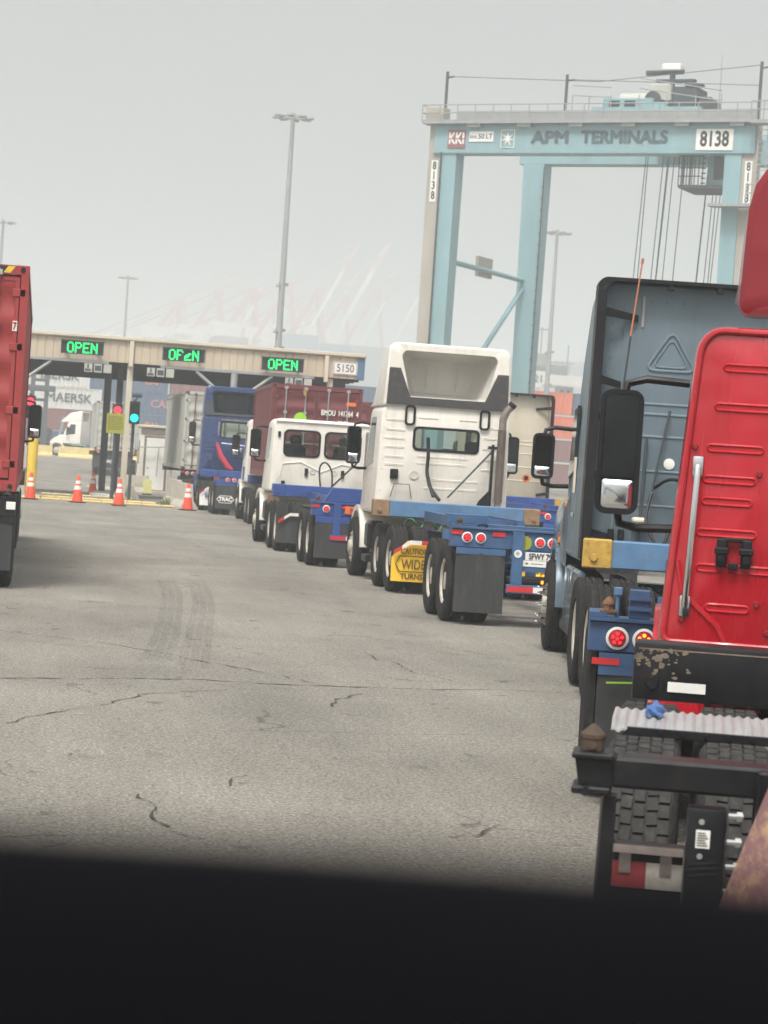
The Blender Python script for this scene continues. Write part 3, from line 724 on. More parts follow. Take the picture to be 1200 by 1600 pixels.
# ------------------------------------------------------------------ shipping containers
def corr(b, x, y0, y1, z0, z1, s, per=0.28, dep=0.036):
    n = max(2, int(round((y1-y0)/per))); st = (y1-y0)/n; P = []
    for i in range(n):
        y = y0+i*st; P += [(x, y), (x, y+st*0.25), (x-s*dep, y+st*0.5), (x-s*dep, y+st*0.75)]
    P.append((x, y1))
    b.bridge(b.loop([(px, py, z0) for px, py in P]), b.loop([(px, py, z1) for px, py in P]), False)
def container(label, loc, rz, L, H, paint, group=None, fine=True, bars='galvanised', W=2.44, casting=None, recess=None):
    t = thing('shipping_container', label, 'container', loc, rz, group)
    h = W/2; per = 0.28 if fine else 0.6
    for s in (-1, 1):
        b = MB(); corr(b, s*(h-0.02), 0.12, L-0.12, 0.16, H-0.10, s, per)
        b.b2(s*h, s*(h-0.07), 0.12, L-0.12, 0, 0.16); b.b2(s*h, s*(h-0.06), 0.12, L-0.12, H-0.10, H); b.build('side_wall', paint, t)
    for y0, y1 in ((0, 0.12), (L-0.12, L)):
        b = MB()
        for s in (-1, 1): b.b2(s*h, s*(h-0.10), y0, y1, 0.14, H-0.12)
        b.b2(-h, h, y0, y1-0.02, H-0.12, H); b.b2(-h, h, y0, y1-0.02, 0, 0.14); b.build('end_frame', paint, t)
    b = MB(); b.b2(-h+0.06, h-0.06, 0.1, L-0.1, H-0.05, H-0.03); b.build('roof', paint, t)
    b = MB(); b.b2(-h+0.07, h-0.07, 0.1, L-0.1, 0.10, 0.14); b.build('floor_pan', paint, t)
    b = MB(); b.b2(-h+0.1, h-0.1, L-0.08, L-0.03, 0.14, H-0.12); b.build('end_wall', paint, t)
    gk = MB(); gk.b2(-h+0.1, h-0.1, 0.065, 0.075, 0.14, H-0.12); gk.build('gasket', 'gasket', t)
    dz0, dz1 = 0.17, H-0.145; wdt = h-0.125
    for s in (-1, 1):
        d = MB(); x0, x1 = (s*0.012, s*(0.012+wdt))
        nb = 5; z = dz0; prof = []
        hh = (dz1-dz0-0.12)/nb
        prof = [(0.03, dz0), (0.03, dz0+0.06)]
        for i in range(nb):
            za = dz0+0.06+i*hh; prof += [(0.03, za+hh*0.16), (0.062, za+hh*0.30), (0.062, za+hh*0.70), (0.03, za+hh*0.84)]
        prof += [(0.03, dz1-0.06), (0.03, dz1)]
        xa, xb = min(x0, x1), max(x0, x1)
        d.bridge(d.loop([(xa+0.05, y, z) for y, z in prof]), d.loop([(xb-0.05, y, z) for y, z in prof]), False)
        for xx in (xa, xb-0.05): d.b2(xx, xx+0.05, 0.018, 0.064, dz0, dz1)
        d.b2(xa, xb, 0.02, 0.063, dz0, dz0+0.05); d.b2(xa, xb, 0.02, 0.063, dz1-0.05, dz1)
        do = d.build('door', paint, t)
        for fx in (0.27, 0.75):
            bb = MB(); cx = s*(0.012+wdt*fx)
            bb.cyl((cx, -0.012, 0.05), (cx, -0.012, H-0.05), 0.019, n=8)
            for zz in (0.10, 0.7, H*0.5, H-0.75, H-0.10): bb.b2(cx-0.05, cx+0.05, -0.03, 0.017, zz-0.035, zz+0.035, 0.006)
            hz = 0.95; bb.b2(cx-(0.03), cx+s*0.42 if False else cx+0.03, -0.045, -0.02, hz-0.03, hz+0.03)
            bb.b2(min(cx, cx-s*0.36), max(cx, cx-s*0.36), -0.045, -0.03, hz-0.015, hz+0.015)
            bb.build('locking_bar', bars, do)
        for zz in (0.35, H*0.36, H*0.64, H-0.35):
            hg = MB(); hg.b2(s*(h-0.20), s*(h-0.03), 0.0, 0.02, zz-0.05, zz+0.05, 0.008); hg.build('hinge', paint, do)
    for s in (-1, 1):
        for yy in (0.0, L):
            for zz in (0.0, H):
                c = MB(); ya, yb = (yy-0.004, yy+0.178) if yy == 0 else (yy-0.178, yy+0.004)
                za, zb = (zz-0.004, zz+0.118) if zz == 0 else (zz-0.118, zz+0.004)
                xa, xb = (s*(h+0.004), s*(h-0.162))
                c.b2(min(xa, xb), max(xa, xb), ya, yb, za, zb, 0.008)
                co = c.build('corner_casting', casting or paint, t)
                if yy == 0 and fine:
                    q = MB(); cx = s*(h-0.08); zm = (za+zb)/2
                    q.loft([[(x, -0.0055, z) for x, z in rr(cx-0.032, cx+0.032, zm-0.04, zm+0.04, 0.03)], [(x, -0.0075, z) for x, z in rr(cx-0.030, cx+0.030, zm-0.038, zm+0.038, 0.028)]])
                    q.build('casting_hole', 'gap_dark', co)
    return t

# ================================================================== the queue: red tractor beside the camera
def handle_bar(t, p0, p1, name='grab_handle', r=0.017, off=0.06):
    b = MB(); p0, p1 = Vector(p0), Vector(p1); d = (p1-p0).normalized(); o = Vector((0, -off, 0))
    b.tube([p0, p0+o*0.8+d*0.01, p0+o+d*0.06, p1+o-d*0.06, p1+o*0.8-d*0.01, p1], r, 10)
    for p in (p0, p1): b.box(p+Vector((0, -0.008, 0)), (0.055, 0.016, 0.11), None, 0.012, 2)
    return b.build(name, 'chrome', t)
def hoses(t, runs, m='black_plastic', r=0.016, name='air_hose'):
    b = MB()
    for pts in runs:
        P = [Vector(p) for p in pts]; Q = []
        for i in range(len(P)-1):                       # Catmull-Rom
            a, b_, c, d = P[max(i-1, 0)], P[i], P[i+1], P[min(i+2, len(P)-1)]
            for k in range(6):
                u = k/6; Q.append(0.5*((2*b_)+(c-a)*u+(2*a-5*b_+4*c-d)*u*u+(3*b_-a-3*c+d)*u**3))
        Q.append(P[-1]); b.tube(Q, r, 7)
    return b.build(name, m, t)
def quarter_fender(t, m, y0, y1, z, side, hw=1.22, w=0.62):
    """ribbed cover over the drive tyres"""
    b = MB(); P = []
    n = 136
    for i in range(n+1):
        u = i/n; x = side*(hw - w*u); P.append((x, z+0.0045*sin(u*2*pi*17)))
    A = [(x, y0, zz) for x, zz in P]; B = [(x, y1, zz) for x, zz in P]; C = [(x, y0-0.12, zz-0.032) for x, zz in P]
    C2 = [(x, y0-0.12, zz-0.042) for x, zz in P]; B2 = [(x, y1, zz-0.01) for x, zz in P]
    L = [b.loop(q) for q in (C2, C, A, B, B2)]
    for p, q in zip(L, L[1:]): b.bridge(p, q, False)
    return b.build('quarter_fender', m, t, 60)

WB_RED = 3.9
t = thing('truck_tractor', 'glossy red day cab tractor, closest truck on the right, with chrome grab handle', 'truck', (3.23, 7.62, 0), -16, 'truck tractors in the queue')
drive_train(t, 3.6, WB_RED, lugs=(True, True), rear=-0.5)
cab_shell(t, 'red_paint', 2.2, 1.08, 2.72, 3.6, 1.6, 0.10, [(-0.53, 0.53, 2.05, 2.42, 0.06)], rt=0.14)
front_end(t, 'red_paint', 3.6, 5.2, WB_RED, 2.2)
roof_fairing(t, 'red_dark', 'red_dark', 'red_dark', 3.68, 2.79, 3.66, 0.80, 0.77, 3.00, half=(0.40, 0.50, 0.50), plates=False, rt=0.38, rb=0.08, lift=0.16)  # darker red carries the shade on the fairing's back side
for x in (-0.45, 0.45):
    b = MB(); b.b2(x-0.03, x+0.03, 3.95, 4.6, 2.70, 2.93, 0.01); b.build('fairing_mount', 'black_steel', t)
b = MB()
for (x0, x1, z) in ((-0.86, -0.42, 2.51), (-0.89, -0.40, 2.31), (-0.915, -0.62, 2.10), (-0.925, -0.65, 1.94), (-0.925, -0.66, 1.83), (-0.94, -0.63, 1.67), (-0.93, -0.40, 1.49), (-0.87, -0.64, 1.29)):
    rib(b, x0, x1, z, 3.6, 0.050, 0.013); rib(b, -x1, -x0, z, 3.6, 0.050, 0.013)
merge(b.build('pressed_rib', 'red_paint', t), cab_of(t))
b = MB()                                                # rolled edge of the rear wall
lp = [(x*(1-0.10*max(0, z-1.08)/1.64), 3.592, z) for x, z in rr(-1.075, 1.075, 1.105, 2.695, (0.05, 0.05, 0.12, 0.12), 6)]
b.tube(lp+lp[:1], 0.016, 8)
b.tube([(-1.02, 3.598, 1.52), (-0.99, 3.596, 1.36), (-0.80, 3.596, 1.20), (-0.76, 3.598, 1.12)], 0.014, 6)
merge(b.build('rolled_edge', 'red_paint', t), cab_of(t))
for (x, z) in ((-0.64, 1.98), (-0.61, 1.32), (0.64, 1.98), (-0.60, 2.62), (-0.98, 1.22), (-0.55, 1.18), (-0.97, 2.1)):
    b = MB(); b.cyl((x, 3.6, z), (x, 3.583, z), 0.018, 0.012, 10); b.build('bolt', 'red_dark', t)
handle_bar(t, (-0.95, 3.595, 2.0), (-0.97, 3.595, 1.29))
b = MB()
for dx in (-0.062, 0.062):
    b.b2(-0.74+dx-0.026, -0.74+dx+0.026, 3.555, 3.597, 1.50, 1.645, 0.008); b.cyl((-0.74+dx, 3.556, 1.545), (-0.74+dx, 3.53, 1.545), 0.02, n=8)
    b.b2(-0.74+dx-0.036, -0.74+dx+0.036, 3.54, 3.575, 1.565, 1.60, 0.006)
b.b2(-0.80, -0.68, 3.56, 3.59, 1.63, 1.65, 0.004); b.b2(-0.765, -0.715, 3.55, 3.597, 1.49, 1.525, 0.006)
b.build('hose_bracket', 'black_plastic', t)
b = MB(); b.b2(-1.10, -0.84, 3.25, 3.55, 0.74, 0.92, 0.03); b.build('cab_skirt', 'red_paint', t)
mirror(t, -1.375, 1.72, 2.40, 4.40, 0.235, -1, arm_x=-1.02)
mirror(t, 1.375, 1.72, 2.40, 4.40, 0.235, 1, arm_x=1.02)
b = MB(); b.tube([(-1.385, 4.52, 2.36), (-1.36, 4.53, 2.70)], 0.006, 6); b.build('antenna', 'dark_grey', t)
b = MB(); b.tube([(-1.36, 4.53, 2.70), (-1.325, 4.54, 3.10)], [0.0055, 0.0045], 6); b.cyl((-1.325, 4.54, 3.10), (-1.322, 4.54, 3.13), 0.008, n=6); b.build('antenna_tip', 'wire_orange', t)
for s in (-1, 1):
    quarter_fender(t, 'aluminium', 0.60, 0.95, 1.005, s)
    f = MB(); f.b2(min(s*1.16, s*0.57), max(s*1.16, s*0.57), 0.462, 0.474, 0.950, 0.985, 0.003)
    for k in range(7): f.cyl((s*(1.12-0.085*k), 0.464, 0.970), (s*(1.12-0.085*k), 0.452, 0.970), 0.008, n=6)
    f.prism([(s*1.15, 0.952), (s*1.15, 0.985), (s*1.215, 0.92), (s*1.215, 0.86)], 'y', 0.4625, 0.4735); f.prism([(s*0.60, 0.952), (s*0.575, 0.985), (s*0.52, 0.84), (s*0.56, 0.84)], 'y', 0.4625, 0.4735)
    f.build('fender_bracket', 'black_plastic', t)
hoses(t, [[(-0.3, 3.58, 1.5), (-0.32, 3.2, 1.25), (-0.3, 2.6, 1.1)], [(-0.2, 3.58, 1.5), (-0.22, 3.1, 1.2), (-0.2, 2.5, 1.1)]])
b = MB(); bm2 = bmesh.new(); bmesh.ops.create_icosphere(bm2, subdivisions=3, radius=1.0); random.seed(4)
ph = [random.uniform(0, 6) for k in range(6)]
for v in bm2.verts:
    d = v.co.copy(); k = 1+0.20*sin(5*d.x+ph[0])*sin(4*d.y+ph[1])+0.14*sin(6*d.z+5*d.x+ph[2])+0.07*sin(9*d.y+ph[3])
    v.co = Vector((d.x*0.036*k, d.y*0.06*k, max(-0.018, d.z*0.032*k)))
b.add(bm2, Matrix.Translation((-1.06, 0.68, 1.03)))
tag(b.build('rag', 'rag_blue'), 'crumpled blue rag lying on the ribbed aluminium fender of the red tractor', 'rag')
bpy.data.objects['rag'].location = (3.23, 7.62, 0); bpy.data.objects['rag'].rotation_euler = (0, 0, R(-16))

# black chassis behind the red tractor
t = thing('container_chassis', 'black scratched chassis under the red tractor, with the closest twist lock', 'chassis trailer', (2.985, 6.57, 0), -15.7, 'container chassis in the queue')
b = MB()
for s in (-1, 1):
    b.b2(s*0.42-0.05, s*0.42+0.05, 0.10, 3.3, 0.96, 1.08, 0.006)
for y in (0.9, 1.9, 2.8): b.b2(-0.38, 0.38, y-0.04, y+0.04, 0.98, 1.06)
b.build('main_rail', 'black_steel', t)
b = MB(); b.b2(-1.22, 1.22, 3.36, 3.62, 0.92, 1.18, 0.014, seg=2); fb = b.build('front_bolster', 'black_steel', t)
for s in (-1, 1):
    b = MB(); b.cyl((s*1.13, 3.356, 1.0), (s*1.13, 3.335, 1.0), 0.030, 0.026, 14); b.build('locking_pin', 'black_plastic', fb)
    b = MB(); b.b2(min(s*1.06, s*0.89), max(s*1.06, s*0.89), 3.352, 3.357, 0.965, 1.01); b.build('reflective_strip', 'reflect_white', fb)
b = MB()                                                # scraped paint on the bolster end
random.seed(3)
for k in range(46):
    x = -1.21+abs(random.gauss(0, 0.14)); z = 1.155-abs(random.gauss(0, 0.06)); a = random.uniform(0.004, 0.016)
    if z < 0.93: continue
    P = [(x+a*random.uniform(0.5, 1.6)*cos(q), z+a*random.uniform(0.4, 1.1)*sin(q)) for q in [j*pi/3 for j in range(6)]]
    b.prism(P, 'y', 3.3565, 3.3592)
b.b2(-1.20, 1.2, 3.357, 3.3585, 1.150, 1.156)
b.build('scrape', 'scraped_metal', fb)
b = MB(); b.b2(-1.22, 1.22, 0.0, 0.16, 0.955, 1.05, 0.01)
b.b2(-0.78, -0.70, -0.06, 0.02, 0.55, 1.045, 0.006); b.prism([(-0.78, 1.045), (0.78, 1.045), (0.78, 0.78), (0.60, 0.78), (0.50, 0.90), (-0.50, 0.90), (-0.60, 0.78), (-0.78, 0.78)], 'y', 0.162, 0.19)
rb = b.build('rear_bolster', 'black_steel', t)
for s in (-1, 1):
    b = MB(); xo, xi = s*1.35, s*1.222
    b.b2(min(xo, xi), max(xo, xi), -0.01, 0.18, 1.038, 1.055, 0.004); b.prism([(s*1.325, 0.955), (s*1.34, 1.037), (xi, 1.037), (xi, 0.955)], 'y', 0.02, 0.14); b.b2(min(s*1.345, xi), max(s*1.345, xi), -0.02, 0.17, 0.93, 0.954, 0.006)
    b.cyl((s*1.30, -0.02, 0.942), (s*1.30, -0.04, 0.942), 0.014, n=8); oo = b.build('outrigger', 'black_steel', rb)
    b = MB(); b.lathe_z([(0, 0.038), (0.035, 0.038), (0.037, 0.041), (0.05, 0.041), (0.082, 0.006)], (s*1.29, 0.09, 1.057), 8)
    b.cyl((s*1.29, 0.056, 1.076), (s*1.29, 0.046, 1.076), 0.014, n=8); b.build('twist_lock', 'dark_rust', rb)
    b = MB(); b.prism([(s*1.245, 0.925), (s*1.205, 0.925), (s*1.205, 0.25), (s*1.25, 0.25)], 'y', 0.02, 0.12); b.build('end_post', 'black_steel', t)
    p = MB(); p.b2(min(s*0.985, s*0.865), max(s*0.985, s*0.865), -0.05, 0.03, 0.30, 0.922, 0.012, seg=2); po = p.build('bumper_post', 'black_steel', t)
    for z in (0.90, 0.82, 0.745, 0.67, 0.60): k = MB(); k.cyl((s*0.86, -0.02, z), (s*0.815, -0.02, z), 0.009, n=6); k.cyl((s*0.835, -0.02, z), (s*0.818, -0.02, z), 0.016, n=6); k.build('bolt', 'galvanised', po)
    for z in (0.88, 0.775): k = MB(); k.cyl((s*0.94, -0.05, z), (s*0.94, -0.056, z), 0.009, n=8); k.build('bolt', 'galvanised', po)
    k = MB()
    for z in (0.755, 0.738, 0.72): k.box((s*0.93, -0.052, z), (0.085, 0.004, 0.008), Matrix.Rotation(0.15*s, 3, 'Y'))
    k.build('louvre', 'gap_dark', po)
    u = MB(); u.b2(min(s*1.205, s*0.987), max(s*1.205, s*0.987), 0.0, 0.05, 0.60, 0.76, 0.006); u.b2(min(s*1.205, s*0.987), max(s*1.205, s*0.987), -0.03, 0.05, 0.762, 0.79, 0.004); uo = u.build('rear_bumper', 'black_steel', t)
    for (xa, xb, mm) in ((1.203, 1.10, 'shaded_red'), (1.099, 0.988, 'shaded_white')):
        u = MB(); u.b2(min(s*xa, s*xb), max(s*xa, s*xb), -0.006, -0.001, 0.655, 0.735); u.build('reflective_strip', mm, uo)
    u = MB(); u.b2(min(s*1.203, s*0.988), max(s*1.203, s*0.988), -0.0335, -0.031, 0.764, 0.788); 
    for q in (1.165, 1.04): u.b2(s*q-0.018, s*q+0.018, -0.012, -0.0062, 0.70, 0.76)
    u.build('bracket', 'stack_steel', uo)
b = MB(); b.b2(-0.955, -0.912, -0.0535, -0.0505, 0.80, 0.855); st = b.build('sticker', 'plate_white', t)
b = MB()
for k in range(6): b.b2(-0.951, -0.918-0.004*(k % 3), -0.0550, -0.0538, 0.807+0.0075*k, 0.810+0.0075*k)
b.build('print', 'ink', st)

# leaning board at the right edge
pt, pb = Vector((2.11, 6.3, 1.041)), Vector((1.914, 6.1, 0.708))
d = pt-pb; P0 = pb - d*(pb.z/d.z); P1 = pt + d*0.02
acr = Vector((0.96, -0.28, 0.0)); acr.normalize(); nrm = d.cross(acr).normalized()
b = MB(); c = [P0, P0+acr*0.45, P1+acr*0.45, P1]
b.loft([[q for q in c], [q - nrm*0.045 for q in c]])
tag(b.build('board', 'maroon_deck'), 'maroon board with yellow streaks leaning in the bottom right corner', 'board')

# ================================================================== grey-blue sleeper tractor
def rounded_triangle(y, cx, zb, w, h, r, n=6):
    V = [(cx-w/2, zb), (cx+w/2, zb), (cx, zb+h)]; P = []
    for i in range(3):
        p, q, s = Vector(V[i-1]), Vector(V[i]), Vector(V[(i+1) % 3])
        a = q+(p-q).normalized()*r; c = q+(s-q).normalized()*r
        for k in range(n+1):
            u = k/n; m = a*(1-u)**2+q*2*u*(1-u)+c*u*u; P.append((m.x, y, m.y))
    return P + P[:1]
def sleeper(label, loc, rz, paint, side_paint, yc=2.7, wb=4.0, zt=3.88, group='truck tractors in the queue', full=True, rimc='rim_white'):
    t = thing('truck_tractor', label, 'truck', loc, rz, group)
    drive_train(t, yc, wb)
    w = 2.16; yl = 2.35
    b = MB(); yf = yc+yl
    L0 = cab_loop(yc, w, 1.08, zt, 0.13, 0.03, 0.05); L1 = cab_loop(yc+0.05, w, 1.08, zt, 0.16, 0.04); L2 = cab_loop(yc+1.3, w, 1.08, zt, 0.2, 0.07)
    L3 = cab_loop(yf-0.2, w, 1.08, zt-0.55, 0.25, 0.05, 0, 0.45, 1.9); L4 = cab_loop(yf, w*0.97, 1.08, zt-0.9, 0.2, 0.07, 0.02, 0.55, 1.9)
    b.loft([L0, L1, L2, L3, L4]); b.build('cab', paint, t, 40)
    pane(t, yf+0.02, -0.82, 0.82, 1.98, zt-1.1, m='dark_glass', rake=0.55, zb=1.9, name='windscreen')
    for s in (-1, 1):
        q = MB(); P = [(yf-1.0, 1.98), (yf-0.25, 1.9), (yf-0.65, 2.62), (yf-1.0, 2.66)]
        q.loft([[(s*(w/2-0.03), y, z) for y, z in P], [(s*(w/2+0.008), y, z) for y, z in P]]); q.build('side_window', 'dark_glass', t)
    front_end(t, side_paint, yc, yf, wb, w, bulge=0.07)
    e = MB()                                            # rubber edged side extenders behind the cab
    for s in (-1, 1):
        e.prism([(s*1.055, 1.12), (s*1.095, 1.12), (s*1.09, zt-0.12), (s*1.055, zt-0.14)], 'y', yc-0.24, yc+0.02)
        e.b2(s*1.045-0.045, s*1.045+0.045, yc-0.262, yc-0.242, 1.10, zt-0.12, 0.004)
    rc = [(x, z) for x, z in rr(-1.09, 1.09, 1.0, zt, (0.01, 0.01, 0.10, 0.10), 6) if z > zt-0.13]; ri = [(x, z) for x, z in rr(-1.045, 1.045, 1.0, zt-0.035, (0.01, 0.01, 0.14, 0.14), 6) if z > zt-0.2]
    e.prism(rc+ri[::-1], 'y', yc-0.22, yc+0.02)
    e.build('side_extender', 'black_plastic', t)
    k = MB()
    for z, x1 in ((zt-0.34, 0.66), (zt-1.0, 0.79), (zt-1.36, 0.80), (zt-1.93, 0.80), (zt-2.5, 0.8)):
        for s in (-1, 1):
            k.loft([[(s*1.05, yc-0.23, z+0.055), (s*1.05, yc-0.23, z-0.03), (s*1.05, yc-0.19, z-0.03), (s*1.05, yc-0.19, z+0.055)], [(s*x1, yc-0.04, z-0.005), (s*x1, yc-0.04, z-0.07), (s*x1, yc-0.004, z-0.07), (s*x1, yc-0.004, z-0.005)]])
    for x in (-0.38, 0.10, 0.55): k.b2(x-0.035, x+0.035, yc-0.21, yc-0.18, zt-0.10, zt-0.04, 0.008)
    k.build('extender_bracket', 'black_steel', t)
    r = MB()
    tri = rounded_triangle(yc-0.004, -0.31, zt-0.87, 0.50, 0.40, 0.10); r.tube(tri, 0.014, 6)
    tri = rounded_triangle(yc-0.004, -0.31, zt-0.835, 0.36, 0.29, 0.08); r.tube(tri, 0.009, 6)
    for z in (zt-1.20, zt-1.30, zt-1.52, zt-1.86, zt-2.2): r.b2(-0.93, 0.93, yc-0.012, yc+0.002, z-0.012, z+0.012, 0.005)
    r.b2(-0.79, -0.775, yc-0.012, yc+0.002, 1.2, zt-0.25); r.b2(-0.60, -0.592, yc-0.012, yc+0.002, 1.2, zt-1.3)
    for k in range(15):
        for x in (-0.90, 0.90): r.cyl((x, yc+0.002, 1.25+0.17*k), (x, yc-0.010, 1.25+0.17*k), 0.010, 0.007, 6)
    for k in range(12): r.cyl((-0.85+0.155*k, yc+0.002, zt-0.20), (-0.85+0.155*k, yc-0.010, zt-0.20), 0.010, 0.007, 6)
    merge(r.build('wall_pressing', paint, t), cab_of(t))
    h = MB(); h.b2(-0.63, -0.595, yc-0.012, yc-0.001, zt-0.46, zt-0.15, 0.008); h.build('trim_strip', 'galvanised', t)
    if full:
        h = MB(); h.lathe_z([(0, 0.055), (0.012, 0.055), (0.016, 0.04)], (0, 0, 0), 16); o = h.build('round_vent', 'plate_white', t); o.data.transform(Matrix.Translation((-0.26, yc-0.002, 2.10)) @ Matrix.Rotation(pi/2, 4, 'X'))
        h = MB(); h.cyl((-0.29, yc-0.06, 2.62), (-0.42, yc-0.08, 1.82), 0.013, n=8); h.cyl((-0.50, yc-0.05, 2.35), (-0.52, yc-0.05, 1.3), 0.016, n=8); h.build('strut', 'dark_grey', t)
        h = MB()
        for dx in (-0.05, 0.05): h.b2(-0.74+dx-0.03, -0.74+dx+0.03, yc-0.05, yc-0.002, 1.30, 1.43, 0.006); h.cyl((-0.74+dx, yc-0.05, 1.36), (-0.74+dx, yc-0.08, 1.36), 0.02, n=8)
        h.build('hose_bracket', 'black_plastic', t)
        hoses(t, [[(-0.40, yc-0.05, 1.85), (-0.25, yc-0.2, 1.95), (0.0, yc-0.15, 1.9)], [(-0.42, yc-0.08, 1.80), (-0.47, yc-0.25, 1.5), (-0.3, yc-0.4, 1.2)], [(-0.2, yc-0.05, 1.5), (-0.3, yc-0.3, 1.2), (-0.2, yc-0.7, 1.0)]])
        h = MB(); h.b2(-0.60, -0.45, yc-0.2, yc-0.02, 1.50, 1.56, 0.02); h.build('work_lamp', 'beige_paint', t)
    for s in (-1, 1):
        q = MB(); q.b2(s*1.02, s*1.10, yc-0.2, yf-0.9, 0.40, 1.0, 0.03); q.build('side_skirt', side_paint, t)
        mirror(t, s*1.375, 1.87 if full else 1.9, 2.36, yc+1.95, 0.235, s, arm_x=s*1.04)
    return t
G = sleeper('grey blue high roof sleeper tractor, its back to the camera beside the red cab', (5.97, 19.3, 0), -8.8, 'greyblue_paint', 'greyblue_gloss')
for i in range(10):                                     # spiked nut covers
    b = MB(); a = 2*pi*i/10; y, z = 5.3+0.2*cos(a), 0.5+0.2*sin(a); b.cyl((-1.17, y, z), (-1.20, y, z), 0.026, 0.024, 8); b.cyl((-1.20, y, z), (-1.30, y, z), 0.024, 0.002, 8)
    b.build('spiked_nut', 'chrome', G)
b = MB(); b.b2(-1.092, -1.070, 3.9, 4.0, 1.75, 2.12, 0.003); b.build('marker_strip', 'beige_paint', G)
for y, z in ((4.6, 1.62), (5.1, 1.22)):
    b = MB(); b.box((-1.10 if y > 5 else -1.085, y, z), (0.05, 0.11, 0.06), None, 0.015, 2); b.build('marker_lamp', 'amber', G)
b = MB()
for y in (3.62, 4.72): b.b2(-1.078, -1.04, y-0.008, y+0.008, 1.12, 1.9)
b.b2(-1.083, -1.05, 3.63, 4.71, 1.13, 1.15); merge(b.build('door_seam', 'greyblue_paint', G), cab_of(G))
b = MB(); b.b2(-1.10, -1.075, 3.75, 3.92, 1.50, 1.55, 0.008); b.build('door_handle', 'chrome', G)
b = MB(); b.loft([[(-1.07, y, z) for y, z in ((4.5, 0.95), (6.4, 0.95), (6.3, 1.35), (5.9, 1.62), (4.5, 1.72))], [(-1.105, y, z) for y, z in ((4.55, 1.0), (6.3, 1.0), (6.2, 1.30), (5.85, 1.5), (4.55, 1.6))]]); b.build('wing', 'greyblue_gloss', G)
GC = chassis('dull blue chassis with white ringed tail lights, behind the grey blue sleeper', (4.42, 12.82, 0), -13.3, 'dull_blue', 7.15, ends=('rusty_yellow', 'pale_blue_steel'), lights=((-1.05, 0.985, True), (-0.895, 0.985, 'lamp_orange'), (1.05, 0.985, True), (0.895, 0.985, True)), z_beam=(0.90, 1.08), flap_z=(0.22, 0.79), tape=False)
b = MB(); b.b2(-1.19, -1.03, -0.036, -0.0305, 0.83, 0.868); b.build('reflector', 'reflect_red', GC)
b = MB(); b.b2(-0.99, -0.87, 0.06, 0.20, 1.104, 1.27, 0.004); b.b2(-1.0, -0.86, 0.04, 0.06, 1.15, 1.17); b.b2(-1.0, -0.86, 0.04, 0.06, 1.21, 1.23); b.build('upright', 'dull_blue', GC)
b = MB(); b.tube([(-1.06, 0.10, 1.10), (-1.06, 0.08, 1.25)], 0.013, 8); b.b2(-1.085, -1.035, 0.06, 0.10, 1.23, 1.28, 0.006); b.build('lock_handle', 'pale_blue_steel', GC)
b = MB(); b.box((-1.0, -0.075, 0.735), (0.20, 0.008, 0.010), Matrix.Rotation(-0.06, 3, 'Y')); b.build('cable_tie', 'lime', GC)

# ================================================================== white day cab with air deflector
def daycab(label, loc, rz, paint, yc, z0, z1, w, wins, wb, taper=0.05, group='truck tractors in the queue', mz=(1.9, 2.53), flaps='flap_rubber', flz=(0.19, 0.80), rear_y=-0.62, fl=True):
    t = thing('truck_tractor', label, 'truck', loc, rz, group)
    drive_train(t, yc, wb)
    cab_shell(t, paint, w, z0, z1, yc, 1.65, taper, wins)
    front_end(t, paint, yc, yc+1.65, wb, w)
    for s in (-1, 1):
        mirror(t, s*(w/2+0.24), mz[0], mz[1], yc+1.05, 0.24, s, arm_x=s*(w/2-0.03))
        if fl:
            flap(t, min(s*1.24, s*0.63), max(s*1.24, s*0.63), flz[0], flz[1], rear_y, flaps, chamfer=s)
            striped_bracket(t, s*1.22, flz[1]-0.02, rear_y-0.03, s)
    return t
W = daycab('white day cab tractor with tall open backed roof deflector, yellow caution flap at its wheels', (6.55, 34.65, 0), 0, 'white_paint', 2.55, 1.12, 2.92, 2.22, [(-0.51, 0.56, 2.20, 2.56, 0.06)], 3.0, 0.04, flaps='yellow_flap')
roof_fairing(W, 'white_paint', 'liner_white', 'gusset_grey', 2.52, 2.88, 3.93, 1.06, 1.0, 2.95, 1.5)
b = MB()
for z in (2.66, 2.50, 2.36, 2.22, 2.06, 1.93): rib(b, -0.98, -0.66, z, 2.55, 0.03, 0.012)
for z in (2.62, 2.45, 2.28, 2.1, 1.93): rib(b, 0.64, 0.96, z, 2.55, 0.03, 0.012)
for z, x0, x1 in ((1.98, -0.45, 0.40), (2.09, -0.45, 0.42), (1.72, -0.3, 0.6), (1.58, -0.3, 0.6)): rib(b, x0, x1, z, 2.55, 0.028, 0.010)
rib(b, -0.46, -0.12, 2.72, 2.55, 0.02, 0.01); rib(b, 0.22, 0.52, 2.72, 2.55, 0.02, 0.01)
for k in range(9):
    for x in (-1.02, 1.02): b.cyl((x*(1-0.012*k/4), 2.552, 1.35+0.17*k), (x*(1-0.012*k/4), 2.538, 1.35+0.17*k), 0.012, 0.008, 8)
merge(b.build('pressed_rib', 'white_paint', W), cab_of(W))
for x in (-0.60, 0.64):
    b = MB(); P = rr(x-0.07, x+0.07, 2.60, 2.90, 0.05); pts = [(p, 2.515, q) for p, q in P]; b.tube(pts+pts[:1], 0.020, 6); b.build('fairing_latch', 'black_plastic', W)
b = MB(); b.b2(-0.87, -0.74, 2.49, 2.546, 1.70, 1.86, 0.01); b.cyl((-0.83, 2.49, 1.78), (-0.83, 2.47, 1.78), 0.025, n=8); b.cyl((-0.77, 2.49, 1.78), (-0.77, 2.47, 1.78), 0.025, n=8); b.build('socket_box', 'black_plastic', W)
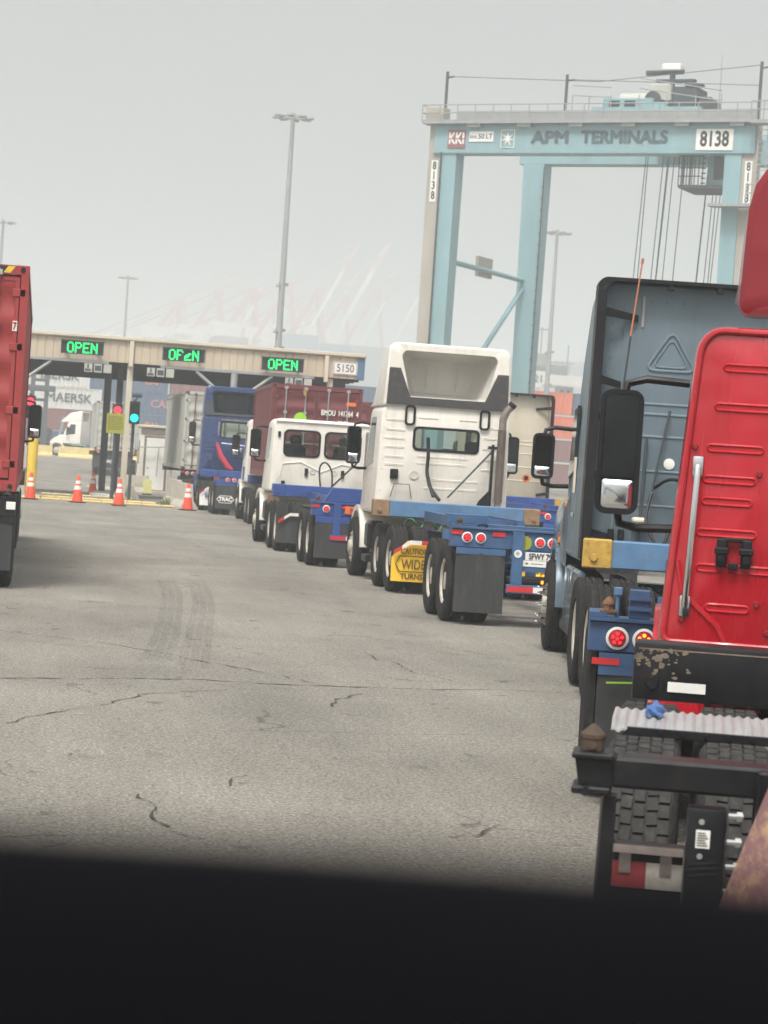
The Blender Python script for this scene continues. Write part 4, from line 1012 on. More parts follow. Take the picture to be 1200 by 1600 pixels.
b = MB(); b.lathe_z([(0, 0.075), (0.012, 0.075), (0.014, 0.055), (0.006, 0.05), (0.006, 0.01)], (0, 0, 0), 20); o = b.build('round_vent', 'liner_white', W); o.data.transform(Matrix.Translation((-0.47, 2.546, 1.78)) @ Matrix.Rotation(pi/2, 4, 'X'))
b = MB(); P = [(0.99-0.03, 2.36, 0.9)]
prof = []
for i in range(70): z = 1.42+0.0170*i; prof += [(z, 0.062), (z+0.006, 0.075), (z+0.011, 0.075), (z+0.017, 0.062)]
b.lathe_z(prof, (0.90, 2.30, 0), 14); so = b.build('exhaust_stack', 'stack_steel', W, 60)
b = MB(); b.tube([(0.90, 2.30, 0.8), (0.90, 2.30, 1.42)], 0.055, 12); b.tube([(0.90, 2.30, 2.61), (0.90, 2.30, 2.78), (0.95, 2.28, 2.92), (1.02, 2.26, 3.0)], 0.062, 12); b.build('exhaust_pipe', 'stack_steel', so)
b = MB(); b.tube([(1.01, 2.262, 2.99), (1.05, 2.25, 3.05)], 0.068, 12); b.build('pipe_tip', 'black_steel', so); b = MB(); b.b2(0.76, 0.80, 2.36, 2.40, 1.3, 2.36); b.prism([(0.80, 1.3), (0.55, 1.3), (0.60, 1.42), (0.76, 1.6), (0.76, 2.3), (0.80, 2.36)], 'y', 2.40, 2.42); b.b2(0.70, 0.84, 2.3, 2.44, 2.28, 2.33); b.build('stack_bracket', 'black_steel', so)
hoses(W, [[(-0.31, 2.35, 2.40), (-0.30, 2.28, 2.1), (-0.31, 2.2, 1.8), (-0.22, 2.0, 1.45)], [(-0.27, 2.33, 1.75), (-0.25, 2.2, 1.6), (-0.12, 2.0, 1.4)]], r=0.03)
b = MB(); b.cyl((0.80, 2.38, 2.28), (0.05, 2.2, 1.45), 0.016, n=8); b.build('stay_rod', 'dark_grey', W); b = MB(); b.tube([(-0.85, 2.5, 1.40), (-0.80, 2.47, 1.62), (-0.55, 2.47, 1.62), (-0.50, 2.5, 1.40)], 0.008, 6); b.build('stay_rod', 'dark_grey', W)
hoses(W, [[(-0.72, 1.2+0.05*sin(k*9), 0.98+0.05*sin(2*pi*k/6)) if False else (-0.75+0.06*k, 1.3+0.14*cos(2*pi*k/5), 1.0+0.09*sin(2*pi*k/5)) for k in range(16)]], 'hose_green', 0.016, 'coiled_hose')
for s, xc in ((-1, -0.93), (1, 0.95)):
    Y0 = -0.62-0.026
    text('CAUTION', 0.115, (xc+0.03, Y0, 0.64), 'lettering', 'ink_brown', W, sx=0.82, bold=0.003)
    text('TURNS', 0.115, (xc, Y0, 0.265), 'lettering', 'ink_brown', W, sx=0.95, bold=0.003)
    text('WIDE', 0.20, (xc+0.02, Y0, 0.445), 'lettering', 'ink_brown', W, sx=0.72, bold=0.003)
    b = MB(); e = 0.018; A = [(xc-0.26, 0.45), (xc-0.20, 0.58), (xc+0.26, 0.58), (xc+0.26, 0.33), (xc-0.20, 0.33)]; B = [(xc-0.26+e, 0.45), (xc-0.20+e*0.7, 0.58-e), (xc+0.26-e, 0.58-e), (xc+0.26-e, 0.33+e), (xc-0.20+e*0.7, 0.33+e)]
    b.bridge(b.loop([(x, Y0, z) for x, z in A]), b.loop([(x, Y0, z) for x, z in B])); b.build('printed_border', 'ink_brown', W)
WC = chassis('faded blue chassis with rusty bolster ends and a white plate, behind the white deflector cab', (6.32, 28.0, 0), -1.4, 'chassis_blue', 7.5, ends=('brown_end', 'pale_blue_steel'), lights=((-1.02, 1.085, True), (-0.85, 1.085, True), (-0.10, 1.07, True), (0.06, 1.07, True), (1.02, 1.085, True), (0.85, 1.085, True)), z_beam=(0.96, 1.19), bolster_x=1.32, bumper=(-0.5, 0.5, 0.48), flap_z=(0.16, 0.90))
b = MB()
for x in (-0.80, 0.72): b.b2(x, x+0.08, 0.45, 0.60, 0.95, 1.34, 0.004)
b.b2(-1.22, -0.70, 0.43, 0.62, 1.24, 1.36, 0.006); b.b2(-0.70, 0.72, 0.46, 0.60, 1.16, 1.25, 0.006); b.b2(0.2, 0.8, 0.43, 0.62, 1.24, 1.30, 0.006)
b.build('cross_frame', 'chassis_blue', WC)
b = MB(); b.lathe_z([(0, 0.09), (0.003, 0.088)], (0, 0, 0), 16); o = b.build('round_sticker', 'notice_yellow', WC); o.data.transform(Matrix.Translation((-0.29, 0.016, 1.055)) @ Matrix.Rotation(pi/2, 4, 'X'))
b = MB(); b.b2(-0.32, 0.32, -0.01, 0.01, 0.70, 0.952); b.build('plate_panel', 'chassis_blue', WC)
b = MB(); b.b2(-0.28, 0.10, -0.020, -0.0105, 0.845, 0.945, 0.004); po = b.build('number_plate', 'plate_white', WC)
text('SFWY 79', 0.105, (-0.09, -0.0225, 0.893), 'lettering', 'ink', po, sx=0.72, bold=0.002)
b = MB(); b.b2(-0.31, -0.01, -0.019, -0.0105, 0.765, 0.842, 0.004); po = b.build('label_plate', 'plate_white', WC)
b = MB(); b.b2(-0.20, -0.05, -0.0205, -0.0192, 0.80, 0.808); b.b2(-0.27, -0.24, -0.0205, -0.0192, 0.795, 0.815); b.build('print', 'dark_grey', po)
b = MB()
for x in (-0.1, -0.03, 0.04): b.b2(x-0.025, x+0.025, -0.02, -0.005, 0.655, 0.675, 0.004)
b.b2(-0.06, 0.04, -0.02, -0.005, 0.56, 0.60, 0.004); b.build('marker_lamp', 'lamp_orange', WC)
b = MB(); b.lathe_z([(0, 0.05), (0.003, 0.05), (0.003, 0.025), (0, 0.025)], (0, 0, 0), 14); o = b.build('round_sticker', 'plate_white', WC); o.data.transform(Matrix.Translation((-0.38, -0.052, 0.92)) @ Matrix.Rotation(pi/2, 4, 'X'))

# ================================================================== low white day cab with two rear windows
Bt = daycab('white low roof day cab tractor with two rear windows', (6.12, 47.5, 0), 0, 'white_paint', 2.6, 1.18, 2.79, 2.26, [(-0.84, -0.06, 1.98, 2.54, 0.10), (0.06, 0.84, 1.98, 2.54, 0.10)], 3.2, 0.05, rear_y=-0.72)
b = MB()
for x in (-0.32, 0.48): b.b2(x-0.035, x+0.035, 2.55, 2.596, 1.56, 1.73, 0.008)
b.b2(-0.86, -0.78, 2.55, 2.596, 1.33, 1.43, 0.008); b.b2(-0.99, -0.93, 2.56, 2.598, 2.38, 2.5, 0.008); b.build('rear_vent', 'black_plastic', Bt)
b = MB()
for x in (-0.18, 0.30): b.lathe_z([(0, 0.06), (0.01, 0.06), (0.012, 0.045), (0.006, 0.04)], (x, 1.66, 0), 14)
o = b.build('round_vent', 'liner_white', Bt); o.data.transform(Matrix.Translation((0, 2.596, 0)) @ Matrix(((1, 0, 0, 0), (0, 0, -1, 0), (0, 1, 0, 0), (0, 0, 0, 1))))
b = MB(); b.tube([(-0.90, 2.594, 1.5), (-0.85, 2.59, 1.8), (-0.45, 2.59, 1.86), (0, 2.59, 1.66), (0.45, 2.59, 1.86), (0.85, 2.59, 1.8), (0.90, 2.594, 1.5)], 0.010, 6); b.b2(-1.05, 1.05, 2.56, 2.60, 2.72, 2.74, 0.004); merge(b.build('wall_pressing', 'white_paint', Bt), cab_of(Bt))
hoses(Bt, [[(-0.02, 2.3, 1.3), (-0.06, 2.35, 1.75), (0.06, 2.35, 1.88), (0.2, 2.3, 1.7), (0.22, 2.2, 1.3)], [(0.2, 2.2, 1.35), (0.5, 2.35, 1.65), (0.75, 2.4, 1.9)]], r=0.02)
b = MB(); b.cyl((0.98, 2.35, 1.1), (0.98, 2.35, 2.6), 0.07, n=14); b.build('exhaust_stack', 'stack_steel', Bt)
b = MB(); b.b2(-1.14, -1.04, 2.1, 2.5, 0.9, 1.14, 0.02); b.build('rusty_bracket', 'rust', Bt)
BC = chassis('bright blue chassis with lit tail lights and orange plate, behind the low white day cab', (6.14, 41.2, 0), 0, 'bright_blue', 7.0, ends='bright_blue', lights=((-0.96, 1.055, True), (-0.76, 1.055, 'lamp_orange'), (0.96, 1.055, True), (0.76, 1.055, True)), z_beam=(0.93, 1.15), bumper=(-0.88, 0.88, 0.54), flap_z=(0.17, 0.82))
b = MB(); b.b2(-0.62, -0.22, -0.004, 0.014, 0.98, 1.12, 0.004); po = b.build('number_plate', 'orange_plate', BC)
text('MERI', 0.13, (-0.42, -0.007, 1.045), 'lettering', 'red_dark', po, sx=0.8, bold=0.004)
b = MB(); b.prism([(-0.9, 1.17), (-0.75, 1.42), (0.75, 1.42), (0.9, 1.17), (0.8, 1.17), (0.68, 1.36), (-0.68, 1.36), (-0.8, 1.17)], 'y', 0.9, 1.05); b.build('cross_frame', 'bright_blue', BC); b = MB(); b.b2(-0.6, 0.6, 2.2, 2.4, 1.15, 1.38, 0.01); b.build('cross_frame', 'bright_blue', BC)

# ================================================================== maroon container truck in the queue
C_T = daycab('white tractor mostly hidden by the maroon container it pulls', (7.15, 65.0, 0), -1.0, 'white_paint', 3.0, 1.15, 3.02, 2.3, [], 3.6, fl=False)
b = MB(); b.b2(-1.17, -1.15, 3.2, 3.6, 1.2, 1.6); b.build('side_panel', 'bright_blue', C_T)
chassis('blue chassis carrying the maroon container', (7.22, 61.0, 0), -1.0, 'bright_blue', 6.1, ends='bright_blue', lights=((-0.96, 1.055, True), (-0.76, 1.055, True), (0.96, 1.055, True), (0.76, 1.055, True)), bumper=(-0.88, 0.88, 0.54), legs=False)
CB = container('maroon container with white numbers, riding behind the low white day cab', (7.24, 61.1, 1.40), -1.0, 6.06, 2.50, 'box_maroon')
text('BMOU', 0.20, (0.32, -0.02, 1.80), 'lettering', 'plate_white', CB, sx=0.68, bold=0.006)
text('141764', 0.20, (0.78, -0.02, 1.80), 'lettering', 'plate_white', CB, sx=0.68, bold=0.006)
text('4', 0.20, (1.10, -0.02, 1.80), 'lettering', 'plate_white', CB, sx=0.68, bold=0.006)
text('22G1', 0.20, (0.74, -0.02, 1.53), 'lettering', 'plate_white', CB, sx=0.68, bold=0.006)
b = MB(); b.lathe_z([(0, 0.17), (0.004, 0.17)], (0, 0, 0), 20); o = b.build('round_sticker', 'lime', CB); o.data.transform(Matrix.Translation((-0.42, -0.026, 1.60)) @ Matrix.Rotation(pi/2, 4, 'X'))
b = MB(); b.loft([[(x, -0.016, z) for x, z in rr(0.78, 1.06, 2.02, 2.12, 0.045)], [(x, -0.022, z) for x, z in rr(0.78, 1.06, 2.02, 2.12, 0.045)]]); b.build('oval_sticker', 'orange_plate', CB)
b = MB(); b.lathe_z([(0, 0.04), (0.14, 0.06)], (-0.33, -0.05, 2.22), 10); b.build('door_seal_tag', 'rusty_yellow', CB)

chassis('blue chassis under the second maroon container, right of the numbered one', (10.9, 77.0, 0), 0, 'bright_blue', 12.3, lights=((-0.96, 1.05, True), (0.96, 1.05, True)), legs=False)
container('plain maroon container in the next lane, right of the numbered maroon one', (10.9, 77.1, 1.40), 0, 12.19, 2.60, 'box_maroon')

# ================================================================== navy tractor
D_T = daycab('navy blue day cab tractor with dark open roof deflector', (6.62, 77.4, 0), 0, 'navy_paint', 2.6, 1.15, 3.25, 2.2, [(-0.42, 0.62, 2.50, 3.04, 0.06)], 3.4, 0.04, rear_y=-0.7, flaps='plate_white', mz=(2.25, 3.0))
roof_fairing(D_T, 'navy_paint', 'navy_dark', 'dark_grey', 2.57, 3.24, 4.27, 1.07, 1.02, 3.3, 1.5, half=(0.70, 0.80, 0.80), zs=(0.10, 0.5, 0.84))
text('BES', 0.20, (-0.93, -0.75, 0.52), 'lettering', 'chassis_blue', D_T, sx=1.0, bold=0.008)
b = MB(); b.tube([(-0.55, 2.4, 2.3), (-0.42, 2.2, 1.9), (-0.15, 2.0, 1.5), (0.0, 1.9, 1.4)], [0.05, 0.09, 0.10, 0.06], 8); b.build('red_wrap', 'red_rag', D_T)
b = MB()
for z in (2.3, 2.15, 2.0, 1.85): rib(b, -0.96, -0.62, z, 2.6, 0.03, 0.012)
b.b2(-0.84, -0.66, 2.56, 2.596, 1.68, 1.88, 0.008); merge(b.build('pressed_rib', 'navy_paint', D_T), cab_of(D_T))
b = MB(); b.b2(-0.46, 0.66, 2.55, 2.58, 3.09, 3.14, 0.01); b.b2(-0.52, -0.47, 2.55, 2.58, 2.55, 3.05, 0.01); b.tube([(-0.4, 2.3, 2.30), (0.2, 2.3, 2.28), (0.7, 2.3, 2.2)], 0.025, 8); b.b2(0.1, 0.35, 2.2, 2.4, 2.02, 2.18, 0.04); b.build('chrome_trim', 'chrome', D_T)
DC = chassis('bright blue chassis with a lettered grey flap, behind the navy tractor', (6.76, 72.9, 0), 0, 'bright_blue', 5.8, ends='bright_blue', lights=((-0.80, 1.12, True), (-0.58, 1.12, True), (0.80, 1.12, True), (0.58, 1.12, True)), z_beam=(1.0, 1.2), bumper=(-0.5, 0.5, 0.54), flap_z=(0.20, 0.95), legs=False)
text('TRAC', 0.17, (-0.84, -0.085, 0.50), 'lettering', 'plate_white', DC, sx=0.95, bold=0.01)
b = MB(); A = [(-1.12, 0.50), (-1.02, 0.62), (-0.66, 0.62), (-0.56, 0.50), (-0.66, 0.38), (-1.02, 0.38)]; e = 0.9
b.bridge(b.loop([(x, -0.084, z) for x, z in A]), b.loop([(-0.84+(x+0.84)*e, -0.084, 0.5+(z-0.5)*0.84) for x, z in A])); b.build('printed_border', 'plate_white', DC)

# ================================================================== grey container at the gate, maroon sided red container on the left
chassis('black chassis under the rusty grey container at the gate', (6.45, 85.4, 0), 0, 'black_steel', 12.3, lights=((-0.98, 1.14, True), (-0.78, 1.14, True), (0.98, 1.14, True), (0.78, 1.14, True)), z_beam=(1.02, 1.24), flap_z=(0.2, 0.95))
container('grey container with rusty door bars under the toll canopy beside the booth', (6.45, 85.5, 1.28), 0, 12.19, 2.90, 'box_grey', bars='rust', casting='rust')

FC = chassis('dark chassis under the bright red container at the left edge', (-1.47, 29.9, 0), 0, 'black_steel', 12.4, lights=((0.75, 1.0, False),), z_beam=(0.93, 1.16), flaps=((-1.20, -0.56), (0.56, 1.20)), flap_z=(0.24, 0.86), tape=False)
b = MB(); b.b2(1.10, 1.22, -0.02, 0.015, 1.02, 1.12, 0.006); b.build('white_bracket', 'plate_white', FC)
FB = container('bright red container with striped header and boxed 7, at the left edge', (-1.48, 30.0, 1.25), 0, 12.19, 2.90, 'box_red', bars='galvanised')
b = MB(); c = MB()
for k in range(9): x = -0.87+k*0.22; b.prism([(x, 2.80), (x+0.09, 2.80), (x+0.15, 2.885), (x+0.06, 2.885)], 'y', -0.005, -0.0015); 
b.build('hazard_stripe', 'yellow_paint', FB)
for k in range(9): x = -0.87+k*0.22; c.prism([(x-0.10, 2.80), (x-0.005, 2.80), (x+0.055, 2.885), (x-0.04, 2.885)], 'y', -0.0045, -0.0012)
c.build('hazard_stripe', 'ink', FB)
text('MRKU 415 53', 0.15, (0.55, 0.012, 2.12), 'lettering', 'plate_white', FB, sx=0.75, bold=0.006)
b = MB(); b.b2(1.045, 1.105, 0.008, 0.016, 2.06, 2.19); bx = b.build('number_box', 'plate_white', FB)
text('7', 0.13, (1.073, 0.006, 2.12), 'lettering', 'box_red', bx, sx=0.7, bold=0.006)
text('MAX\nTARE\nNET\nPAYL', 0.10, (0.76, 0.012, 1.66), 'lettering', 'plate_white', FB, sx=0.8, bold=0.004)
b = MB(); b.b2(0.70, 0.86, 0.006, 0.014, 1.0, 1.28); b.build('sticker', 'yellow_paint', FB)
daycab('white tractor ahead of the bright red container, its black mirror showing past it', (-1.50, 41.0, 0), 0, 'white_paint', 2.6, 1.15, 2.9, 2.3, [], 3.4, mz=(1.98, 2.62), fl=False)

# ================================================================== truck leaving beyond the canopy
zt_ = terrain(134)
GCH = chassis('black chassis with a lettered wide flap under the pale container beyond the gate', (4.35, 133, zt_), 0, 'black_steel', 12.3, lights=((-1.0, 1.35, True), (-0.8, 1.35, True), (1.0, 1.35, True)), z_beam=(1.22, 1.44), flaps=((-1.30, 0.9),), flap_z=(0.45, 1.15), legs=False)
text('NAGA', 0.26, (-0.30, -0.10, 0.82), 'lettering', 'plate_white', GCH, sx=0.9, bold=0.008)
container('pale grey container seen past the gate columns', (4.35, 133.1, zt_+1.50), 0, 12.19, 2.75, 'box_grey', bars='rust', casting='rust')

# ================================================================== beige sleeper in the next lane
H = sleeper('beige high roof sleeper tractor behind the white deflector cab', (11.68, 54.4, 0), 0, 'beige_paint', 'beige_paint', zt=3.95, full=False)
b = MB(); b.lathe_z([(0, 0.10), (0.004, 0.10), (0.004, 0.06), (0, 0.06)], (0, 0, 0), 18); o = b.build('round_sticker', 'orange_plate', H); o.data.transform(Matrix.Translation((0.52, 2.69, 1.82)) @ Matrix.Rotation(pi/2, 4, 'X'))
chassis('bright blue chassis in the next lane, behind the beige sleeper', (11.4, 46.0, 0), 0, 'bright_blue', 8.6, ends='rusty_yellow', lights=((-1.06, 1.08, True), (-0.80, 1.08, True), (1.06, 1.08, True)), z_beam=(0.96, 1.2))

# ================================================================== toll gate
t = thing('gate_canopy', 'long beige panelled toll canopy spanning the lanes', 'canopy', (0, 88, 0))
X0, X1 = -16.0, 12.15
b = MB()
n = int((X1-X0)/0.30)
P = []
for i in range(n): x = X0+(X1-X0)*i/n; P += [(x, 0.0), (x+0.24, 0.0), (x+0.255, 0.025), (x+0.285, 0.025)]
P.append((X1, 0.0))
b.bridge(b.loop([(x, y, 5.14) for x, y in P]), b.loop([(x, y, 5.96) for x, y in P]), False)
b.b2(X1-0.02, X1, 0.001, 5.0, 5.14, 5.96); b.b2(X0, X1, 0.06, 0.12, 5.14, 5.96)
b.build('fascia', 'siding', t)
b = MB(); b.b2(X0, X1+0.06, -0.10, 5.1, 5.965, 6.10, 0.01); b.b2(X0, X1+0.06, -0.14, -0.102, 6.0, 6.12, 0.01); b.build('roof_edge', 'siding_trim', t)
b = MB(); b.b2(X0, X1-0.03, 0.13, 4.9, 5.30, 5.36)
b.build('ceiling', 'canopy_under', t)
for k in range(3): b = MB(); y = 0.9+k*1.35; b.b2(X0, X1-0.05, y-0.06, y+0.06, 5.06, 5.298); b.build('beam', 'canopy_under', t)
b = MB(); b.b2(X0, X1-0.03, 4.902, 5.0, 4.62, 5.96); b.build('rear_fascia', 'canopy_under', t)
b = MB(); b.b2(X1+0.001, X1+0.03, -0.08, 0.6, 5.12, 5.96); b.b2(X1-0.26, X1, -0.035, -0.004, 5.12, 5.96); b.build('corner_trim', 'trim_blue', t)
b = MB(); b.b2(10.62, 10.78, -0.13, -0.03, 4.95, 5.96, 0.01); b.b2(3.24-0.08, 3.24+0.08, -0.13, -0.03, 5.0, 5.97, 0.01); b.build('downpipe', 'siding_trim', t)
for x in (3.24, -4.5, 10.9):
    b = MB(); b.b2(x-0.11, x+0.11, 0.14, 0.36, 0, 5.1, 0.01); b.b2(x-0.2, x+0.2, 0.05, 0.45, 0, 0.03); b.build('column', 'siding_trim', t)
for x in (2.55, 3.02, -4.2, 11.2):
    b = MB(); b.b2(x-0.13, x+0.13, 4.0, 4.26, 0, 5.05, 0.01); b.build('column', 'dark_grey', t)
b = MB()
for x in (2.42,): b.cyl((x, 3.6, 0.3), (x, 3.6, 5.05), 0.03, n=8)
b.build('conduit', 'dark_grey', t)
b = MB(); b.b2(4.35, 10.2, -0.55, -0.40, 5.02, 5.14, 0.01); b.b2(-5.0, 2.4, -0.55, -0.40, 5.02, 5.14, 0.01)
for x in (7.15, -1.2): b.cyl((x, -0.47, 2.6 if x > 0 else 0.0), (x, -0.47, 5.02), 0.13 if x > 0 else 0.12, n=12)
for x, s in ((7.15, -1), (7.15, 1), (-1.2, 1)): b.tube([(x+s*0.3, -0.47, 4.1), (x+s*1.45, -0.47, 5.0)], 0.06, 8)
b.build('sign_gantry', 'galvanised', t)
b = MB(); b.cyl((7.15, -0.47, 0), (7.15, -0.47, 2.61), 0.13, n=12); b.build('sign_gantry', 'galvanised', t)
for x, n_ in ((2.0, 3), (4.35, 3), (9.6, 3)):
    for k in range(n_): b = MB(); b.b2(x+0.36*(k-1)-0.15, x+0.36*(k-1)+0.15, -0.62, -0.56, 4.68, 5.0, 0.01); b.build('small_panel', 'box_grey', t)
for x in (2.0, 4.35, 9.6):
    b = MB(); b.b2(x-0.12, x+0.12, -0.625, -0.621, 4.74, 4.94); b.build('panel_print', 'dark_grey', t); b = MB(); b.b2(x-0.48, x-0.26, -0.625, -0.621, 4.72, 4.80); b.b2(x-0.40, x-0.34, -0.625, -0.621, 4.82, 4.98); b.build('panel_print', 'dark_grey', t)

FONT5 = {'O': ['01110', '10001', '10001', '10001', '10001', '10001', '01110'], 'P': ['11110', '10001', '10001', '11110', '10000', '10000', '10000'],
         'E': ['11111', '10000', '10000', '11110', '10000', '10000', '11111'], 'N': ['10001', '11001', '10101', '10101', '10011', '10001', '10001'],
         'e': ['00000', '00000', '00011', '01110', '11100', '10000', '11111'], 'p': ['11110', '10001', '10000', '11100', '10000', '10000', '10000']}
def led_sign(label, x, z, word, y=87.30):
    t = thing('led_sign', label, 'led sign', (x, y, z), 0, 'lane signs on the canopy')
    b = MB(); b.b2(-0.80, 0.80, 0, 0.18, -0.24, 0.24, 0.015); b.b2(-0.82, 0.82, -0.10, 0.18, 0.241, 0.27); b.build('housing', 'dark_grey', t)
    b = MB(); b.b2(-0.76, 0.76, -0.006, -0.002, -0.20, 0.20); b.build('face', 'gap_dark', t)
    for s in (-0.6, 0.6):
        b = MB(); b.b2(s-0.04, s+0.04, 0.181, 0.64, -0.05, 0.05); b.b2(s-0.03, s+0.03, 0.05, 0.15, -0.34, -0.241); b.build('bracket', 'galvanised', t)
    p = 0.049; x0 = -p*11.5
    for i, chx in enumerate(word):
        rows = FONT5[chx]; b = MB()
        for r_, row in enumerate(rows):
            for c_, v in enumerate(row):
                if v == '1':
                    cx = x0+p*(i*6+c_)+p/2; cz = p*1.15*(3-r_); e = p*0.50
                    b.b2(cx-e*1.08, cx+e*1.08, -0.012, -0.007, cz-e*1.1, cz+e*1.1)
        b.build('led_letter', 'led_green', t)
led_sign('green OPEN sign on the canopy, between the red container and beige column', 1.37, 5.56, 'OPEN')
led_sign('green OPEN sign with broken letters, on the canopy above the booth', 5.18, 5.56, 'OpeN')
led_sign('green OPEN sign on the canopy nearest the 5150 plate', 8.95, 5.47, 'OPEN')
t = thing('number_sign', 'white 5150 sign at the right end of the canopy', 'sign', (11.43, 87.94, 5.53))
b = MB(); b.b2(-0.47, 0.47, 0, 0.02, -0.25, 0.25); b.build('board', 'plate_white', t)
b = MB()
for (a0, a1, c0, c1) in ((-0.45, 0.45, 0.22, 0.235), (-0.45, 0.45, -0.235, -0.22), (-0.45, -0.435, -0.22, 0.22), (0.435, 0.45, -0.22, 0.22)): b.b2(a0, a1, -0.005, -0.001, c0, c1)
b.build('border', 'ink', t)
text('5150', 0.42, (0, -0.006, -0.01), 'lettering', 'ink', t, sx=0.82)

def signal(label, loc, lit, poleh=None):
    t = thing('traffic_light', label, 'traffic light', loc, 0, 'lane traffic lights')
    b = MB(); b.b2(-0.19, 0.19, 0, 0.22, -0.42, 0.42, 0.03, seg=2); b.build('housing', 'black_plastic', t)
    for k, z in enumerate((0.2, -0.2)):
        on = (lit == 'red' and k == 0) or (lit == 'cyan' and k == 1)
        v = MB(); v.bridge(v.loop([(0.165*cos(a), 0, z+0.165*sin(a)) for a in [j*pi/8 for j in range(16)]]), v.loop([(0.165*cos(a), -0.16-0.06*sin(a), z+0.165*sin(a)) for a in [j*pi/8 for j in range(16)]])); v.build('visor', 'black_plastic', t)
        l = MB(); l.lathe_z([(0, 0.150), (0.02, 0.13), (0.03, 0.06), (0.032, 0.004)], (0, 0, 0), 20); o = l.build('lens', ('signal_red' if lit == 'red' else 'signal_cyan') if on else 'gasket', t)
        o.data.transform(Matrix.Translation((0, -0.002, z)) @ Matrix.Rotation(pi/2, 4, 'X'))
    p = MB(); p.b2(-0.04, 0.04, 0.221, 0.45, -0.04, 0.04)
    if poleh: p.cyl((0, 0.45, -loc[2]), (0, 0.45, 0.5), 0.06, n=10)
    p.build('mount', 'dark_grey', t)
    return t
signal('traffic light showing cyan green, beside the beige canopy column', (3.42, 86.0, 3.25), 'cyan', True)
signal('traffic light showing red above the yellow notice on the dark column', (2.80, 86.4, 3.10), 'red', True)
signal('traffic light showing red, just right of the bright red container', (-0.42, 86.0, 3.20), 'red', True)
t = thing('floodlight', 'small dark floodlight above the cyan traffic light', 'lamp', (3.52, 87.0, 3.92))
b = MB(); b.box((0, 0, 0), (0.36, 0.25, 0.14), Matrix.Rotation(0.2, 3, 'X'), 0.02); b.build('lamp_head', 'dark_grey', t)
b = MB(); b.tube([(0, 0.1, -0.1), (-0.05, 0.6, -0.25), (-0.18, 1.13, -0.25)], 0.025, 6); b.build('arm', 'dark_grey', t)
t = thing('notice_board', 'olive yellow notice with small print on the dark canopy column', 'sign', (2.74, 85.9, 2.80))
b = MB(); b.b2(-0.33, 0.33, 0, 0.02, -0.37, 0.37, 0.004); b.build('board', 'notice_yellow', t)
b = MB(); b.cyl((0, 0.10, -2.8), (0, 0.10, 0.4), 0.05, n=8); b.b2(-0.05, 0.05, 0.021, 0.09, -0.2, 0.2); b.build('post', 'dark_grey', t)
b = MB()
random.seed(5)
for k in range(9):
    x = -0.27
    while x < 0.22:
        l = random.uniform(0.04, 0.12); b.b2(x, min(0.27, x+l), -0.003, -0.001, 0.24-0.06*k, 0.265-0.06*k); x += l+0.025
b.build('print', 'ink_brown', t)

# booth
t = thing('gate_booth', 'white booth with a tall white door between the lanes', 'booth', (4.92, 99.6, 0))
b = MB(); b.b2(-0.62, 0.62, 0, 2.6, 0.16, 2.86, 0.02); b.build('wall', 'white_paint', t)
b = MB(); b.b2(-0.70, 0.70, -0.08, 2.7, 2.862, 2.98, 0.02); b.build('roof', 'siding_trim', t)
b = MB(); b.b2(-0.36, 0.46, -0.05, -0.004, 0.2, 2.42, 0.012); do = b.build('door', 'plate_white', t)
b = MB(); b.b2(-0.30, -0.22, -0.09, -0.052, 1.12, 1.17, 0.01); b.build('handle', 'galvanised', do)
b = MB(); b.b2(0.0, 0.26, -0.056, -0.0515, 1.65, 2.05); b.build('notice', 'reflect_white', do)
b = MB()
for (a0, a1, c0, c1) in ((-0.46, -0.37, 0.18, 2.52), (0.47, 0.56, 0.18, 2.52), (-0.369, 0.469, 2.43, 2.52)): b.b2(a0, a1, -0.03, -0.003, c0, c1)
b.b2(-0.62, 0.62, -0.02, -0.002, 2.56, 2.84); b.build('door_frame', 'stack_steel', t)
b = MB(); b.b2(-0.626, -0.621, 0.5, 2.0, 1.3, 2.3); b.build('side_window', 'dark_glass', t); b = MB(); b.b2(0.621, 0.626, 0.5, 2.0, 1.3, 2.3); b.build('side_window', 'dark_glass', t)
b = MB(); b.b2(-0.8, 0.8, -0.5, 3.0, 0.0, 0.158, 0.02); b.build('plinth', 'concrete', t)
b = MB(); b.tube([(-0.75, -0.35, 0.9), (-0.72, -0.35, 2.0), (0.7, -0.35, 2.08), (0.75, -0.35, 0.9)], 0.03, 8); b.tube([(0.12, -0.36, 0.8), (0.16, -0.36, 2.02)], 0.025, 8); b.build('guard_rail', 'galvanised', t)

def jersey(label, loc, rz, L, H=0.86, m='concrete', group='concrete barriers at the gate'):
    b = MB(); P = [(-0.30, 0), (0.30, 0), (0.29, 0.10), (0.15, 0.30), (0.09, H), (-0.09, H), (-0.15, 0.30), (-0.29, 0.10)]
    b.loft([[(x*0.97, -L/2, z*0.985) for x, z in P], [(x, -L/2+0.02, z) for x, z in P], [(x, L/2-0.02, z) for x, z in P], [(x*0.97, L/2, z*0.985) for x, z in P]])
    o = b.build('concrete_barrier', m, None, 25); o.location = loc; o.rotation_euler = (0, 0, R(rz)); return tag(o, label, 'barrier', group)
jersey('stained concrete barrier with a sloping end, nearest the right hand cone', (4.95, 78.4, 0), 3, 3.4)
jersey('concrete barrier between the booth and the navy tractor', (4.85, 82.4, 0), 2, 3.6, 0.92)
jersey('low concrete barrier in front of the booth door, by the pale yellow box', (4.15, 98.4, 0), 85, 1.1, 0.8)
jersey('concrete barrier end beside the far cone and beige column', (3.45, 90.0, 0), 5, 3.2, 0.5)
t = thing('warning_board', 'pale yellow board leaning on the low barrier by the booth', 'sign', (4.62, 97.7, 0))
